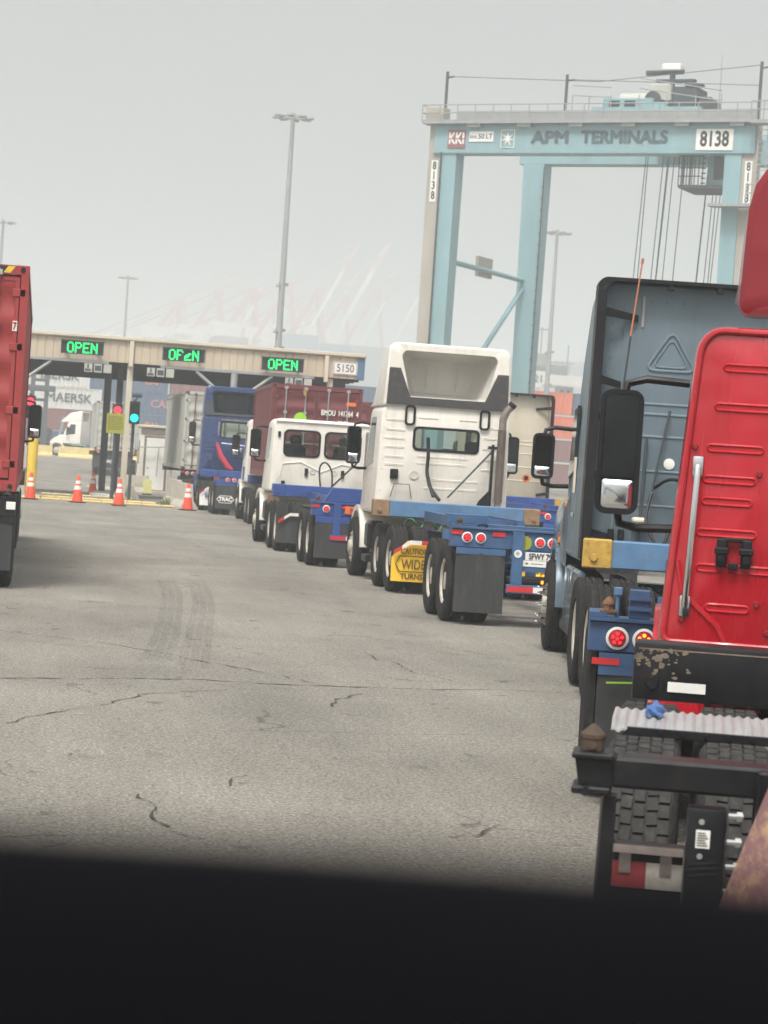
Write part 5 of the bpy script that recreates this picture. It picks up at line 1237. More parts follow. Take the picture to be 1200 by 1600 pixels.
b = MB(); b.box((0, 0, 0.36), (0.36, 0.04, 0.6), Matrix.Rotation(-0.15, 3, 'X') @ Matrix.Rotation(-0.06, 3, 'Y'), 0.01); b.build('panel', 'pale_yellow', t)
b = MB(); b.b2(-0.2, 0.2, -0.1, 0.2, 0, 0.06, 0.01); b.build('foot', 'dark_grey', t)
t = thing('bollard', 'tall yellow bollard beside the bright red container', 'bollard', (-0.20, 80.5, 0))
b = MB(); b.lathe_z([(0, 0.17), (2.7, 0.17), (2.76, 0.15), (2.80, 0.09), (2.81, 0.01)], (0, 0, 0), 18); b.build('post', 'yellow_paint', t)
b = MB(); b.b2(-0.3, 0.3, -0.3, 0.3, 0, 0.05, 0.01); b.build('base', 'concrete', t)
t = thing('equipment_cabinet', 'grey cabinet on a stand between the red container and yellow bollard', 'cabinet', (-0.62, 81.6, 0))
b = MB(); b.b2(-0.26, 0.26, -0.2, 0.2, 0.95, 1.78, 0.02); b.build('box', 'galvanised', t)
b = MB(); b.b2(-0.22, -0.1, -0.1, 0.1, 0, 0.948); b.b2(0.08, 0.22, -0.1, 0.1, 0, 0.948); b.build('stand', 'concrete', t)
b = MB(); b.b2(-0.21, 0.21, -0.206, -0.2005, 1.0, 1.72); b.build('door', 'box_grey', t)

# kerb-like yellow lines
def kerb(x0, x1, y, w, h, label, m='faded_yellow'):
    b = MB(); n = 9
    for k in range(n):
        a = x0+(x1-x0)*k/n; c = x0+(x1-x0)*(k+1)/n-0.02
        b.box(((a+c)/2, y+random.uniform(-0.03, 0.03), h/2), (c-a, w, h), Matrix.Rotation(random.uniform(-0.006, 0.006), 3, 'Z'), 0.02)
    o = b.build('speed_bump', m); return tag(o, label, 'speed bump', 'speed bumps across the gate lane')
kerb(-0.5, 5.6, 78.6, 0.34, 0.07, 'faded yellow speed bump nearest the camera, under the cones')
kerb(-0.3, 4.2, 81.6, 0.40, 0.08, 'faded yellow speed bump behind the row of three cones')
kerb(0.2, 3.6, 87.2, 0.30, 0.06, 'thin broken yellow speed bump furthest into the gate lane')
b = MB(); b.prism([(-0.3, -1.2), (0.12, -1.2), (-0.4, 2.2), (-0.9, 2.2)], 'z', 0.004, 0.10); o = b.build('island_nose', 'reflect_white'); o.location = (2.95, 88.6, 0); tag(o, 'white painted kerb nose at the foot of the beige column', 'kerb')
b = MB(); b.b2(2.2, 4.0, 91, 104, 0.003, 0.15, 0.02); struct(b.build('kerb', 'concrete'))
t = thing('weeds', 'dry green weeds at the foot of the stained concrete barrier', 'weeds', (4.55, 80.2, 0))
b = MB(); random.seed(11)
for k in range(140):
    x, y = random.gauss(0, 0.16), random.gauss(0, 0.6); h = random.uniform(0.12, 0.42); a = random.uniform(0, 6.28); dx, dy = 0.012*cos(a), 0.012*sin(a); lx, ly = random.gauss(0, 0.08), random.gauss(0, 0.08)
    b.face(b.loop([(x-dx, y-dy, 0), (x+dx, y+dy, 0), (x+lx, y+ly, h)]))
b.build('stems', 'weed_green', t)

# cones
def cone(label, loc):
    t = thing('traffic_cone', label, 'traffic cone', loc, random.uniform(0, 40), 'orange traffic cones before the gate'); t.scale = (1.2, 1.2, 1.2)
    b = MB(); b.lathe_z([(0.035, 0.155), (0.09, 0.145), (0.73, 0.042), (0.75, 0.030), (0.75, 0.022)], (0, 0, 0), 20); c = b.build('cone_body', 'cone_orange', t)
    def rad(z): return 0.145+(0.042-0.145)*(z-0.09)/0.64+0.003
    for z0, z1 in ((0.36, 0.47), (0.52, 0.61)):
        b = MB(); b.lathe_z([(z0, rad(z0)), (z1, rad(z1))], (0, 0, 0), 20); b.build('reflective_band', 'reflect_white', c)
    b = MB(); b.b2(-0.20, 0.20, -0.20, 0.20, 0, 0.034, 0.012); b.build('base', 'black_plastic', t)
cone('orange cone leftmost of the row, by the foot of the yellow bollard', (-0.19, 77.8, 0))
cone('orange cone alone in the middle of the left lane', (1.36, 77.2, 0))
cone('orange cone right of the lane middle, below the notice board column', (2.71, 76.4, 0))
cone('orange cone furthest back, past the speed bumps', (2.20, 92.0, 0))
cone('orange cone against the stained concrete barrier end', (4.95, 76.0, 0))

# ================================================================== beyond the gate
jersey('long faded yellow barrier across the road beyond the gate, left length', (-4.2, 182, terrain(182)), 90, 10.5, 0.85, 'faded_yellow', 'yellow barriers beyond the gate')
jersey('long faded yellow barrier across the road beyond the gate, in front of the white tractor', (6.6, 181, terrain(181)), 91, 10.2, 0.85, 'faded_yellow', 'yellow barriers beyond the gate')
WT = daycab('white aerodynamic tractor facing left beyond the yellow barrier', (6.1, 200, terrain(200)), 68, 'white_paint', 2.4, 1.1, 3.0, 2.3, [], 3.2, fl=False)
roof_fairing(WT, 'white_paint', 'liner_white', 'dark_grey', 2.4, 2.95, 3.95, 1.05, 1.0, 3.0, 1.9, plates=False)
t = thing('container_handler', 'dark tall container handling machine beyond the gate, beside the bright red container', 'handling machine', (-0.3, 236, terrain(236)))
b = MB()
for x in (-0.7, 0.7): b.b2(x-0.22, x+0.22, -0.3, 0.3, 0.4, 9.8)
for k in range(5): b.b2(-0.5, 0.5, -0.15, 0.15, 1.2+2*k, 1.5+2*k)
b.build('mast', 'dark_grey', t)
b = MB(); b.b2(-1.5, 1.5, 0.6, 6.0, 0.8, 2.6, 0.2); b.b2(-0.8, 0.8, 1.6, 3.4, 2.6, 4.2, 0.15); b.build('body', 'dark_grey', t)
for x in (-1.4, 1.4):
    for y in (0.8, 5.2): b = MB(); b.lathe_x([(-0.3, 0.5), (-0.3, 0.8), (0.3, 0.8), (0.3, 0.5)], (x, y, 0.8), 18); b.build('wheel', 'tyre_rubber', t)
b = MB(); b.b2(-1.6, 1.6, -0.9, -0.4, 6.2, 6.8, 0.1); b.build('spreader', 'dark_grey', t)
b = MB(); b.tube([(-1.6, -0.5, 5.2), (-1.1, -0.5, 9.0)], 0.14, 8); b.build('boom_strut', 'crane_red', t)
t = thing('crane_bogie', 'light blue braced crane leg base standing beyond the yellow barrier', 'crane part', (2.7, 222, terrain(222))); t.scale = (0.5, 0.5, 0.75)
b = MB(); b.tube([(-2.4, 0, 0.6), (-1.0, 0, 4.6)], 0.26, 4); b.tube([(2.4, 0, 0.6), (1.4, 0, 4.4)], 0.26, 4); b.b2(-1.3, 1.6, -0.3, 0.3, 4.3, 4.8); b.b2(-3.2, 3.4, -0.35, 0.35, 0.8, 1.7, 0.05); b.b2(-0.6, 2.6, -0.6, 0.4, 1.7, 2.9, 0.08); b.build('frame', 'gantry_blue', t)
for x in (-2.6, -1.6, 1.6, 2.6): b = MB(); b.lathe_x([(-0.25, 0.4), (-0.25, 0.65), (0.25, 0.65), (0.25, 0.4)], (0, 0, 0), 16); o = b.build('wheel', 'tyre_rubber', t); o.data.transform(Matrix.Translation((x, 0, 0.65)) @ Matrix.Rotation(pi/2, 4, 'Z'))

# stacked containers, four tiers
BASE = terrain(276)
def stackbox(x0, x1, tier, m, label, y=276, txt=None, tm='ink', ts=1.5, tx=None, grp='containers stacked four high behind the gate', z0=None):
    L = x1-x0; h = 2.55
    t = thing('shipping_container', label, 'container', (x0, y, BASE+2.6*(tier-1) if z0 is None else z0), -90, grp)
    # long side faces the camera: local +Y runs along world +X
    for s in (-1, 1):
        b = MB(); corr(b, s*1.18, 0.12, L-0.12, 0.14, h-0.12, s, 0.56, 0.05)
        b.b2(min(s*1.22, s*1.1), max(s*1.22, s*1.1), 0, 0.12, 0, h); b.b2(min(s*1.22, s*1.1), max(s*1.22, s*1.1), L-0.12, L, 0, h)
        b.b2(min(s*1.22, s*1.14), max(s*1.22, s*1.14), 0.12, L-0.12, 0, 0.14); b.b2(min(s*1.22, s*1.14), max(s*1.22, s*1.14), 0.12, L-0.12, h-0.12, h); b.build('side_wall', m, t)
    for y0 in (0.02, L-0.06): b = MB(); b.b2(-1.1, 1.1, y0, y0+0.04, 0, h); b.build('end_wall', m, t)
    b = MB(); b.b2(-1.1, 1.1, 0.1, L-0.1, h-0.06, h-0.04); b.build('roof', m, t)
    if txt: text(txt, ts, (1.235, tx if tx is not None else L/2, h/2), 'lettering', tm, t, u=(0, 1, 0), v=(0, 0, 1), bold=0.03, depth=0.006)
    return t
stackbox(-7.0, 5.2, 4, 'box_white', 'white lettered container on the top tier, above the gate lane', txt='MAERSK', tm='dark_grey', ts=1.45, tx=8.5)
stackbox(-5.5, 6.7, 3, 'box_white', 'white lettered container on the third tier, above the white aerodynamic tractor', txt='MAERSK', tm='dark_grey', ts=1.45, tx=8.6)
stackbox(-6.5, -0.4, 2, 'box_brown', 'faded maroon container two up, left of the handling machine')
stackbox(0.0, 6.2, 2, 'box_brown', 'faded maroon container two up, under the lettered white ones')
stackbox(-5.6, 6.6, 1, 'box_blue', 'faded blue container at ground level behind the crane bogie')
stackbox(5.5, 14.7, 4, 'box_blue', 'dark blue container on the top tier, behind the dark gate columns', txt='CAI', tm='box_orange', ts=1.0, tx=7.2)
stackbox(7.0, 16.2, 3, 'box_blue', 'dark blue container on the third tier, behind the cyan traffic light', txt='CAI', tm='crane_red', ts=1.3, tx=6.8)
stackbox(6.9, 16.4, 2, 'box_blue', 'dark blue container two up, right above the booth roof', txt='CAI', tm='box_orange', ts=1.0, tx=6.0)
stackbox(6.9, 16.3, 1, 'box_blue', 'dark blue container at ground level behind the booth')
stackbox(15.0, 20.7, 4, 'box_brown', 'maroon container on the top tier, above the grey gate container')
stackbox(16.5, 22.4, 3, 'box_brown', 'maroon container on the third tier, behind the grey gate container')
stackbox(21.0, 33.2, 4, 'box_orange', 'orange container on the top tier, above the navy tractor')
stackbox(33.5, 40.6, 4, 'box_blue', 'blue container on the top tier at the right end of the canopy')
stackbox(40.9, 53.1, 4, 'box_brown', 'maroon container on the top tier, just left of the white roof deflector')
G2 = 'containers stacked four high right of the white deflector cab'
stackbox(49.3, 61.5, 4, 'box_orange', 'orange container on the top tier, over the beige sleeper', 266, grp=G2, z0=BASE+8.4)
stackbox(61.8, 74.0, 4, 'box_blue', 'blue grey container on the top tier, beside the grey blue sleeper', 266, grp=G2, z0=BASE+8.4)
stackbox(55.9, 62.9, 3, 'box_orange', 'orange lettered container one below the top, beside the grey mirror', 266, txt='royal', tm='box_brown', ts=1.1, tx=4.9, grp=G2, z0=BASE+5.6)
stackbox(63.1, 75.3, 3, 'box_brown', 'mauve container one below the top, beside the orange lettered one', 266, grp=G2, z0=BASE+5.6)
stackbox(52.0, 64.0, 2, 'box_brown', 'mauve container two up, behind the grey mirror head', 266, grp=G2, z0=BASE+2.8)
stackbox(64.3, 76.5, 2, 'box_blue', 'blue container two up, against the grey blue sleeper side', 266, grp=G2, z0=BASE+2.8)
stackbox(52.0, 64.2, 1, 'box_brown', 'mauve container at ground level, behind the grey mirror head', 266, grp=G2, z0=BASE)
stackbox(64.5, 76.7, 1, 'box_white', 'pale container at ground level, against the grey blue sleeper side', 266, grp=G2, z0=BASE)

# ================================================================== light masts
def mast(label, x, y, h, heads=8, mid=True):
    t = thing('light_mast', label, 'light mast', (x, y, terrain(y)), random.uniform(0, 40), 'tall yard light masts')
    b = MB(); b.cyl((0, 0, 0), (0, 0, h), 0.34, 0.17, 14); b.cyl((0, 0, 0), (0, 0, 0.4), 0.6, n=14); b.build('pole', 'galvanised', t)
    b = MB(); P = [(1.15*cos(2*pi*i/16), 1.15*sin(2*pi*i/16), h+0.1) for i in range(16)]; b.tube(P+P[:1], 0.05, 6)
    for i in range(4): a = pi*i/2; b.tube([(0, 0, h-0.1), (1.15*cos(a), 1.15*sin(a), h+0.1)], 0.05, 6)
    b.cyl((0, 0, h), (0, 0, h+0.45), 0.20, n=10); b.build('ring', 'galvanised', t)
    for i in range(heads):
        a = 2*pi*i/heads; b = MB(); b.box((1.35*cos(a), 1.35*sin(a), h+0.05), (0.75, 0.45, 0.22), Matrix.Rotation(a, 3, 'Z'), 0.05); b.build('lamp_head', 'galvanised', t)
    if mid:
        for z in (h*0.53, h*0.40, h*0.35):
            b = MB(); b.box((0.45, 0.1, z), (0.35, 0.3, 0.25), None, 0.04); b.box((-0.45, -0.1, z-0.2), (0.3, 0.3, 0.2), None, 0.04); b.b2(-0.4, 0.4, -0.04, 0.04, z-0.05, z+0.05); b.build('camera_box', 'galvanised', t)
mast('tallest looking light mast, rising behind the 5150 end of the canopy', 19.0, 190.1, 29.1)
mast('light mast seen through the gantry crane legs', 57.6, 261.4, 29.1)
mast('faint light mast rising behind the canopy, left of the middle sign', 12.8, 384.3, 29.1, 8, False)
mast('light mast whose lamp ring just shows above the bright red container', -6.4, 303.2, 29.1, 8, False)
mast('very faint light mast left of the one in the gantry legs', 94.0, 434.3, 29.1, 6, False)

# ================================================================== blue gantry crane
t = thing('gantry_crane', 'light blue rubber tyred gantry crane towering over the yard', 'gantry crane', (23.76, 143.1, terrain(143)), -34.3)
LX, RX, TY = 0.5, 19.0, 14.0
ZB, ZT = 21.3, 22.95
def leg(x, y, wx, wy, z0, z1, m='gantry_blue', k=0.8):
    b = MB(); b.loft([[(x-wx*k/2, y-wy*k/2, z0), (x+wx*k/2, y-wy*k/2, z0), (x+wx*k/2, y+wy*k/2, z0), (x-wx*k/2, y+wy*k/2, z0)], [(x-wx/2, y-wy/2, z1), (x+wx/2, y-wy/2, z1), (x+wx/2, y+wy/2, z1), (x-wx/2, y+wy/2, z1)]])
    return b.build('leg', m, t)
leg(LX, 0.65, 1.05, 1.2, 1.7, ZB, k=0.85); leg(RX, 0.65, 1.05, 1.2, 1.7, ZB, k=0.85)
leg(LX+0.3, TY, 1.5, 1.4, 1.7, ZB+1.2); leg(RX-0.2, TY, 1.5, 1.4, 1.7, ZB+1.2)
for x in (LX-0.98, RX+0.95):
    b = MB(); b.b2(x-0.47, x+0.47, 0.15, 0.95, 2.2, ZT+0.2, 0.03); b.build('leg_casing', 'gantry_grey', t)
b = MB(); b.b2(-0.55, 20.3, 0.02, 1.25, ZB, ZT, 0.02); b.b2(-0.55, 20.3, -0.06, 1.30, ZT, ZT+0.06); b.b2(-0.55, 20.3, -0.05, 1.30, ZB-0.06, ZB); gi = b.build('girder', 'gantry_blue', t)
b = MB(); b.b2(-0.3, 20.0, TY-0.65, TY+0.65, ZB+1.2, ZT+1.4, 0.02); b.build('girder', 'gantry_blue', t)
for x in (LX, RX):
    b = MB(); b.b2(x-0.5, x+0.5, -2.6, TY+2.6, 1.1, 2.2, 0.04); b.build('sill_beam', 'gantry_blue', t)
    b = MB(); b.cyl((x, 0.9, 14.6), (x, TY-0.5, 14.6), 0.17, n=12); b.cyl((x, TY-0.6, 14.0), (x, 4.5, 7.2), 0.17, n=12); b.build('brace', 'gantry_blue', t)
    for y in (-1.9, -0.5, TY+0.5, TY+1.9): b = MB(); b.lathe_x([(-0.3, 0.4), (-0.3, 0.8), (0.3, 0.8), (0.3, 0.4)], (x, y, 0.8), 20); b.build('wheel', 'tyre_rubber', t)
b = MB(); b.b2(LX-0.45, LX-0.20, 6.3, 8.6, 14.2, 15.5, 0.02); b.build('panel_box', 'gantry_grey', t)
# walkway and railing
b = MB(); b.b2(-1.3, 20.4, -0.35, 0.60, ZT+0.10, ZT+0.24); b.b2(0.8, 20.2, 0.2, 0.5, ZT+0.24, ZT+0.95); b.b2(-1.3, 20.4, -0.42, -0.36, ZT+0.08, ZT+0.32)
for k in range(6): b.b2(2.2+3.4*k-0.45, 2.2+3.4*k+0.45, -0.3, 0.3, ZT-0.12, ZT+0.098)
b.build('walkway', 'galvanised', t)
b = MB()
for z in (0.75, 1.25): b.cyl((-1.3, -0.40, ZT+z), (20.4, -0.40, ZT+z), 0.035, n=6); b.cyl((-1.3, -0.40, ZT+z), (-1.3, 0.9, ZT+z), 0.035, n=6)
for k in range(19): x = -1.3+21.7*k/18; b.cyl((x, -0.40, ZT+0.2), (x, -0.40, ZT+1.25), 0.035, n=6)
b.build('railing', 'galvanised', t)
b = MB(); b.b2(-1.25, -0.05, 0.0, 1.1, ZT+0.33, ZT+1.2, 0.03); b.build('junction_box', 'gantry_grey', t)
b = MB()
for x, h in ((-0.2, 2.9), (7.9, 2.6), (20.2, 3.2)):
    b = MB(); b.cyl((x, 0.6, ZT+0.25), (x, 0.6, ZT+0.6+h), 0.10, n=8); b.tube([(x, 0.6, ZT+h+0.2), (x+0.5, 0.6, ZT+h+0.3)], 0.05, 6); b.build('wire_post', 'dark_grey', t)
b = MB(); b.tube([(-0.2, 0.6, ZT+3.2), (10, 0.6, ZT+2.75), (20.2, 0.6, ZT+3.6)], 0.022, 5); b.tube([(7.9, 0.6, ZT+2.9), (20.2, 0.6, ZT+2.4)], 0.02, 5); b.build('overhead_wire', 'dark_grey', t)
# trolley on top
b = MB(); b.b2(10.6, 17.6, 0.4, TY-0.4, ZT+0.96, ZT+1.16); b.b2(12.2, 14.6, 1.5, 5.0, ZT+1.16, ZT+1.58, 0.05); b.b2(13.0, 15.2, 0.8, 1.4, ZT+1.16, ZT+1.52, 0.05); tr = b.build('trolley', 'gantry_blue', t); tr.location.x = -0.9
b = MB(); b.cyl((11.6, 3.0, ZT+1.82), (14.6, 3.0, ZT+1.82), 0.62, n=20); b.b2(13.6, 15.0, 2.2, 4.2, ZT+1.82, ZT+2.84, 0.04); b.build('winch_drum', 'box_grey', tr)
b = MB(); b.b2(15.0, 16.6, 2.4, 4.4, ZT+1.16, ZT+2.72, 0.04); b.lathe_z([(0, 0.6), (0.5, 0.6), (0.55, 0.5)], (14.3, 1.6, ZT+1.22), 16); b.tube([(14.9, 2.6, ZT+2.78), (14.9, 2.6, ZT+3.62)], 0.18, 8); b.tube([(13.2, 2.6, ZT+3.59), (15.6, 2.6, ZT+3.65)], 0.16, 6); b.b2(13.9, 16.4, 2.4, 2.8, ZT+3.02, ZT+3.17)
b.cyl((16.4, 1.0, ZT+1.34), (16.4, 2.2, ZT+1.34), 0.5, n=16); b.cyl((17.9, 1.0, ZT+1.28), (17.9, 2.0, ZT+1.28), 0.45, n=16); b.b2(15.8, 16.9, 2.3, 2.9, ZT+2.75, ZT+2.87); b.b2(12.6, 13.5, 0.9, 1.3, ZT+1.0, ZT+1.5); b.cyl((13.9, 2.0, ZT+1.9), (13.9, 3.0, ZT+1.9), 0.5, n=16); b.b2(16.7, 17.4, 2.6, 3.6, ZT+1.2, ZT+2.1); b.build('machinery', 'dark_grey', tr)
b = MB(); b.b2(11.2, 14.4, 0.7, 1.2, ZT+1.0, ZT+1.75, 0.04); b.build('machinery_house', 'gantry_blue', tr)
b = MB(); b.b2(11.6, 12.3, 0.69, 0.698, ZT+1.15, ZT+1.6); b.b2(12.6, 13.3, 0.69, 0.698, ZT+1.15, ZT+1.6); b.build('window', 'dark_glass', tr)
b = MB(); b.b2(14.3, 15.5, 2.2, 3.2, ZT+3.68, ZT+4.10, 0.06); b.build('lamp_housing', 'plate_white', tr)
b = MB()
for z in (1.9, 2.5): b.cyl((9.3, 0.4, ZT+z), (11.8, 0.4, ZT+z-0.15), 0.035, n=6); b.cyl((13.6, 0.5, ZT+z+0.4), (18.8, 0.5, ZT+z-0.4), 0.035, n=6)
for x in (9.3, 10.4, 11.8, 13.6, 15.4, 17.2, 18.8): b.cyl((x, 0.45, ZT+0.90), (x, 0.45, ZT+1.88), 0.035, n=6)
b.cyl((18.6, 0.7, ZT+0.90), (18.6, 0.7, ZT+4.34), 0.04, 0.02, 6); b.build('trolley_rail', 'galvanised', tr)
# operator cab
b = MB(); b.b2(17.2, 18.6, 1.6, 3.8, 18.3, 21.2, 0.06); cb = b.build('operator_cab', 'gantry_blue', t); cb.location = (-0.2, 0, 1.2)
b = MB(); b.b2(17.55, 18.2, 1.585, 1.599, 18.7, 20.6); b.b2(17.185, 17.199, 1.8, 3.6, 18.6, 20.6); b.build('cab_window', 'dark_glass', cb)
b = MB(); b.b2(15.6, 18.9, 0.9, 4.2, 18.1, 18.28)
for z in (18.8, 19.3, 20.0, 21.0): b.cyl((15.6, 0.9, z), (17.1, 0.9, z), 0.03, n=6)
for k in range(7): b.cyl((15.6+0.25*k, 0.9, 18.2), (15.6+0.25*k, 0.9, 21.2), 0.035, n=6)
for k in range(6): b.cyl((15.6, 0.9+0.5*k, 18.2), (15.6, 0.9+0.5*k, 20.4), 0.035, n=6)
for k in range(9): b.b2(16.9, 17.15, 1.2, 1.35, 18.4+0.3*k, 18.46+0.3*k)
b.build('cab_platform', 'dark_grey', cb)
# hoist ropes and spreader
b = MB(); random.seed(9)
for x, dx in ((11.2, -0.75), (16.0, -0.7), (16.6, -0.6), (17.0, -0.8), (18.8, -0.6), (19.2, -0.5), (11.6, -0.75), (12.0, -0.4), (12.5, -0.7), (12.8, -0.6), (13.5, -0.8), (13.9, -0.6), (15.0, -0.8), (16.4, -0.9), (16.9, -0.5), (17.3, -0.6), (17.8, -0.5), (18.2, -0.5), (18.5, -0.4)):
    y = 4.5+random.uniform(0, 5); b.cyl((x, y, ZT+0.9), (x+dx, y, 5.4), 0.030 if x != 15.0 else 0.05, n=5)
b.build('hoist_rope', 'dark_grey', t)
b = MB(); b.b2(8.8, 18.6, 6.2, 7.2, 4.9, 5.5, 0.05); b.b2(8.8, 9.3, 5.6, 7.9, 4.7, 5.1); b.b2(18.1, 18.6, 5.6, 7.9, 4.7, 5.1); b.build('spreader', 'yellow_paint', t)
# side stair and platforms at the right leg
b = MB()
for z in (ZB-3.3, ZB-10.5, ZB-16.0): b.b2(17.9, 21.9, -0.9, 0.0, z, z+0.18); 
for k in range(60): b.b2(20.6, 21.1, -0.30, -0.24, 2.5+0.34*k, 2.54+0.34*k)
for x in (20.57, 21.13): b.b2(x-0.03, x+0.03, -0.30, -0.24, 2.2, ZT+1.4)
for z0 in (ZB-3.1, ZB+1.8):
    for z in (0.6, 1.1): b.cyl((20.2, -0.85, z0+z), (23.2, -0.85, z0+z), 0.035, n=6)
    for k in range(5): b.cyl((20.2+0.75*k, -0.85, z0), (20.2+0.75*k, -0.85, z0+1.1), 0.035, n=6)
b.b2(20.2, 23.2, -0.9, 0.2, ZB+1.6, ZB+1.8); b.build('ladder', 'galvanised', t)
b = MB()
for k in range(24): b.cyl((LX-0.44, 0.0, 3+0.78*k), (LX-0.44, -0.12, 3+0.78*k), 0.05, n=6)
b.cyl((LX-0.48, -0.05, 2.2), (LX-0.48, -0.05, ZB), 0.06, n=6); b.build('cable', 'dark_grey', t)
b = MB()
for k in range(24): b.cyl((LX+1.0, TY-0.8, 3+0.78*k), (LX+1.18, TY-0.8, 3+0.78*k), 0.05, n=6)
b.cyl((LX+1.12, TY-0.8, 2.2), (LX+1.12, TY-0.8, ZB+1), 0.05, n=6); b.build('cable', 'dark_grey', t)
YF = 0.0
zc = (ZB+ZT)/2
b = MB(); b.b2(0.40, 1.60, YF-0.03, YF+0.01, zc-0.58, zc+0.56); p = b.build('logo_panel', 'logo_maroon', gi)
text('KKI', 0.98, (1.0, YF-0.04, zc+0.0), 'lettering', 'plate_white', p, sx=0.72, bold=0.035)
b = MB(); b.b2(0.44, 1.56, YF-0.05, YF-0.044, zc-0.03, zc+0.03); b.build('print', 'logo_maroon', p)
b = MB(); b.b2(1.85, 3.50, YF-0.03, YF+0.01, zc-0.18, zc+0.46); p = b.build('load_plate', 'plate_white', gi)
text('SWL', 0.26, (2.15, YF-0.04, zc+0.10), 'lettering', 'slate_text', p, bold=0.006)
text('50 LT', 0.42, (2.95, YF-0.04, zc+0.14), 'lettering', 'slate_text', p, bold=0.01, sx=0.95)
b = MB()
for (a0, a1, c0, c1) in ((4.0, 4.92, 0.52, 0.56), (4.0, 4.92, -0.56, -0.52), (4.0, 4.04, -0.52, 0.52), (4.88, 4.92, -0.52, 0.52)): b.b2(a0, a1, YF-0.02, YF+0.01, zc+c0, zc+c1)
P = []
for i in range(14):
    a = pi/2+2*pi*i/14; r_ = 0.46 if i % 2 == 0 else 0.15; P.append((4.46+r_*cos(a), zc+r_*sin(a)))
b.prism(P, 'y', YF-0.025, YF+0.01); b.build('star_emblem', 'plate_white', gi)
text('APM', 1.02, (7.3, YF-0.012, zc+0.06), 'lettering', 'slate_text', gi, sx=1.24, bold=0.05)
text('TERMINALS', 1.02, (12.1, YF-0.012, zc+0.06), 'lettering', 'slate_text', gi, sx=1.06, bold=0.05)
b = MB(); b.b2(16.65, 18.95, YF-0.03, YF+0.01, zc-0.70, zc+0.56); p = b.build('number_plate', 'plate_white', gi)
text('8138', 1.25, (17.8, YF-0.04, zc-0.07), 'lettering', 'ink', p, sx=0.72, bold=0.035)
for x in (LX-0.98, RX+0.95):
    b = MB(); b.b2(x-0.20, x+0.24, 0.12, 0.148, ZB-3.1, ZB-0.5); p = b.build('number_plate', 'plate_white', t)
    for k, chx in enumerate('8138'): text(chx, 0.70, (x+0.02, 0.11, ZB-0.85-0.62*k), 'lettering', 'ink', p, sx=0.75, bold=0.015)

# second gantry far back (only its left end shows)
t = thing('gantry_crane', 'faint far gantry crane with K21 on its girder, over the beige sleeper', 'gantry crane', (69.4, 330, BASE), 0)
b = MB(); b.b2(0, 24, 0, 1.3, 14.4, 15.9); b.b2(0, 24, 9, 10.3, 14.4, 15.9); b.b2(0, 3.0, -0.1, 0.0, 13.9, 16.3); b.build('girder', 'box_white', t)
for x in (1.2, 22.8):
    for y in (0.6, 9.6): b = MB(); b.b2(x-0.5, x+0.5, y-0.5, y+0.5, 1.2, 14.4); b.build('leg', 'box_white', t)
    b = MB(); b.b2(x-0.5, x+0.5, -1.5, 11.8, 0.6, 1.6); b.build('sill_beam', 'box_white', t)
b = MB(); b.b2(1, 6.5, 1, 8, 16.0, 17.4); b.b2(2, 4, 2, 5, 17.4, 19.0); b.b2(5.2, 7.5, 1, 3.0, 11.3, 14.3); b.b2(0.4, 7.2, 0.1, 0.5, 17.6, 17.8); b.cyl((6.6, 2, 16), (6.6, 2, 20.5), 0.1, n=6)
for k in range(7): b.cyl((0.5+k*1.0, 0.2, 16), (0.5+k*1.0, 0.2, 18.0), 0.07, n=6)
b.build('trolley', 'galvanised', t)
b = MB(); b.b2(5.5, 6.1, 0.9, 0.99, 11.8, 13.8); b.b2(6.5, 7.1, 0.9, 0.99, 11.8, 13.8); b.build('cab_window', 'dark_glass', t)
text('K21', 1.5, (1.5, -0.12, 15.1), 'lettering', 'slate_text', t, bold=0.04)

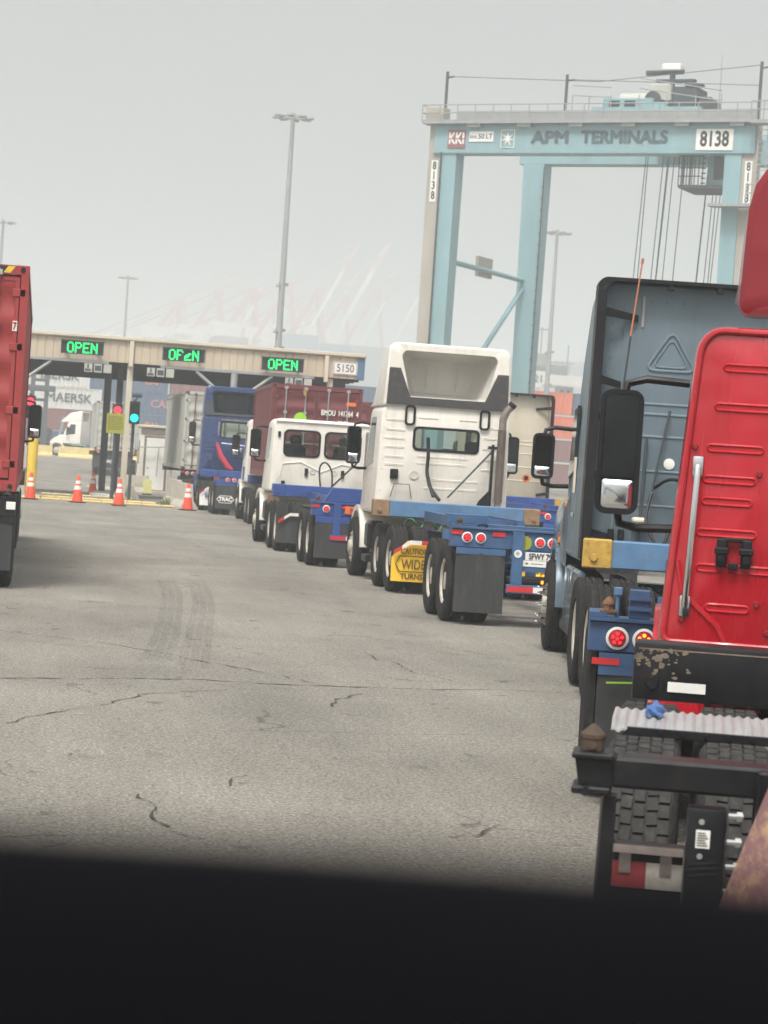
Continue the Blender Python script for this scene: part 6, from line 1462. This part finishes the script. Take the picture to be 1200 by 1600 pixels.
# ================================================================== quay cranes and the ship, nearly lost in the haze
def quay_crane(label, x, y, s=1.0, bl=1.0):
    t = thing('quay_crane', label, 'quay crane', (x, y, 0.9), random.uniform(-8, 8), 'quay cranes lost in the haze')
    b = MB()
    for px in (-9, 9):
        for py in (-12, 12): b.b2(px-0.9, px+0.9, py-0.9, py+0.9, 0, 42*s)
    for py in (-12, 12): b.b2(-9, 9, py-0.7, py+0.7, 13, 15); b.b2(-9, 9, py-0.7, py+0.7, 40*s, 42*s)
    b.b2(-38, 12, -3.5, 3.5, 41*s, 44.5*s); b.tube([(-9, -12, 15), (9, -12, 40*s)], 0.6, 4); b.tube([(9, 12, 15), (-9, 12, 40*s)], 0.6, 4); b.b2(-3, 3, -3, 3, 33*s, 40*s); b.b2(-22, -12, -5, 5, 44.5*s, 50*s)
    b.build('frame', 'crane_white', t)
    b = MB()
    for py in (-5, 5): b.tube([(-7, py, 43*s), (6, py*0.4, 66*s)], 0.9, 4); b.tube([(9, py, 43*s), (6, py*0.4, 66*s)], 0.9, 4)
    b.b2(4.5, 7.5, -4, 4, 64*s, 66.5*s); b.tube([(-36, 0, 44*s), (6, 0, 66*s)], 0.4, 4); b.build('apex_frame', 'crane_red', t)
    b = MB(); d = Vector((0.44, 0, 0.9))
    for py in (-2.8, 2.8): b.tube([(11, py, 43*s), (11+d.x*52*s*bl, py, 43*s+d.z*52*s*bl)], 0.65, 4)
    for k in range(7): q = (6+7*k)*bl; b.b2(11+d.x*q-0.6, 11+d.x*q+0.6, -2.8, 2.8, 43*s+d.z*q-0.6, 43*s+d.z*q+0.6)
    bo = b.build('boom', 'crane_white', t)
    b = MB()
    for py in (-2.8, 2.8): b.tube([(11+d.x*40*s*bl, py, 43*s+d.z*40*s*bl), (11.2+d.x*53*s*bl, py, 43*s+d.z*53*s*bl)], 0.85, 4)
    b.build('boom_tip', 'crane_red', bo)
    b = MB(); b.tube([(6, 0, 66*s), (11+d.x*40, 0, 43*s+d.z*40)], 0.35, 4); b.build('stay', 'crane_red', t)
    return t
for (x, y, s, bl, lab) in ((62, 900, 0.90, 0.35, 'quay crane furthest left in the haze, over the cream deckhouse'), (76, 880, 0.95, 0.55, 'faint quay crane just left of the tallest looking light mast'),
                       (89, 880, 0.98, 0.45, 'faint quay crane just right of the tallest looking light mast'), (101, 860, 1.0, 0.82, 'clearest quay crane in the haze, its boom raised above the third OPEN sign'),
                       (114, 880, 1.0, 0.9, 'faint quay crane with raised boom, left of the gantry crane leg'), (127, 900, 1.0, 0.6, 'faint quay crane with low boom, against the gantry crane leg'), (70, 1000, 1.0, 0.5, 'second faint quay crane behind the leftmost pair in the haze'), (96, 1010, 1.02, 0.6, 'faint low boomed quay crane behind the clearest one'), (109, 1000, 1.0, 0.5, 'faint low boomed quay crane above the right end of the canopy'), (121, 1010, 1.05, 0.8, 'faint quay crane close left of the gantry crane leg'), (140, 900, 1.05, 0.95, 'faintest quay crane, seen between the gantry crane legs')):
    q = quay_crane(lab, (x-18)*1.4, y*1.4, s, bl); q.scale = (1.4, 1.4, 1.4)
t = thing('container_ship', 'bluish container ship lost in the haze under the quay cranes', 'ship', (0, 1140, 0)); t.scale = (1.37, 1.37, 1.37)
b = MB(); b.loft([[(38, -14, 0.5), (260, -14, 0.5), (260, 14, 0.5), (38, 14, 0.5)], [(24, -16, 24), (268, -16, 24), (268, 16, 24), (24, 16, 24)]]); b.build('hull', 'hull_blue', t)
random.seed(21)
for k, m in enumerate(['box_blue', 'box_brown', 'box_blue', 'dark_grey', 'box_blue', 'box_brown', 'box_blue', 'dark_grey', 'box_blue']):
    x = 34+k*25; h = random.choice([17, 19.5, 22])
    b = MB(); b.b2(x, x+12, -15, 15, 24, 24+h); b.b2(x+12.6, x+24, -15, 15, 24, 24+h-2.5); b.build('container_bay', m, t)
b = MB(); b.b2(42, 52, -14, 14, 36, 43); b.b2(44, 50, -15, 15, 43, 45); b.build('deckhouse', 'crane_white', t)

# ================================================================== dashboard of the vehicle the picture is taken from
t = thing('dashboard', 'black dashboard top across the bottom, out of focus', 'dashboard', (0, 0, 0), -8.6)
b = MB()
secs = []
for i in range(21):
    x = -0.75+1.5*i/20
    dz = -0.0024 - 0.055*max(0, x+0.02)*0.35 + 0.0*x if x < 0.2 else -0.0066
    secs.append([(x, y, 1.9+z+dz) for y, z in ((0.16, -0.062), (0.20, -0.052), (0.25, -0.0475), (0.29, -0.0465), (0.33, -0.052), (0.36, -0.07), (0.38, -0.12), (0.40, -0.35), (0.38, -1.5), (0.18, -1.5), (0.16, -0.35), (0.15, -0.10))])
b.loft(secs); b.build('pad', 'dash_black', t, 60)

# ================================================================== haze
b = MB(); b.b2(-1500, 1500, -250, 2300, -1.0, 118)
hm = bpy.data.materials.new('haze'); hm.use_nodes = True; n_ = hm.node_tree; n_.nodes.remove(n_.nodes['Principled BSDF'])
pv = n_.nodes.new('ShaderNodeVolumePrincipled'); pv.inputs['Color'].default_value = (0.828, 0.874, 0.882, 1); pv.inputs['Density'].default_value = 0.0016; pv.inputs['Anisotropy'].default_value = 0.0
n_.links.new(pv.outputs[0], n_.nodes['Material Output'].inputs['Volume'])
hz = b.build('haze', hm); hz['kind'] = 'stuff'
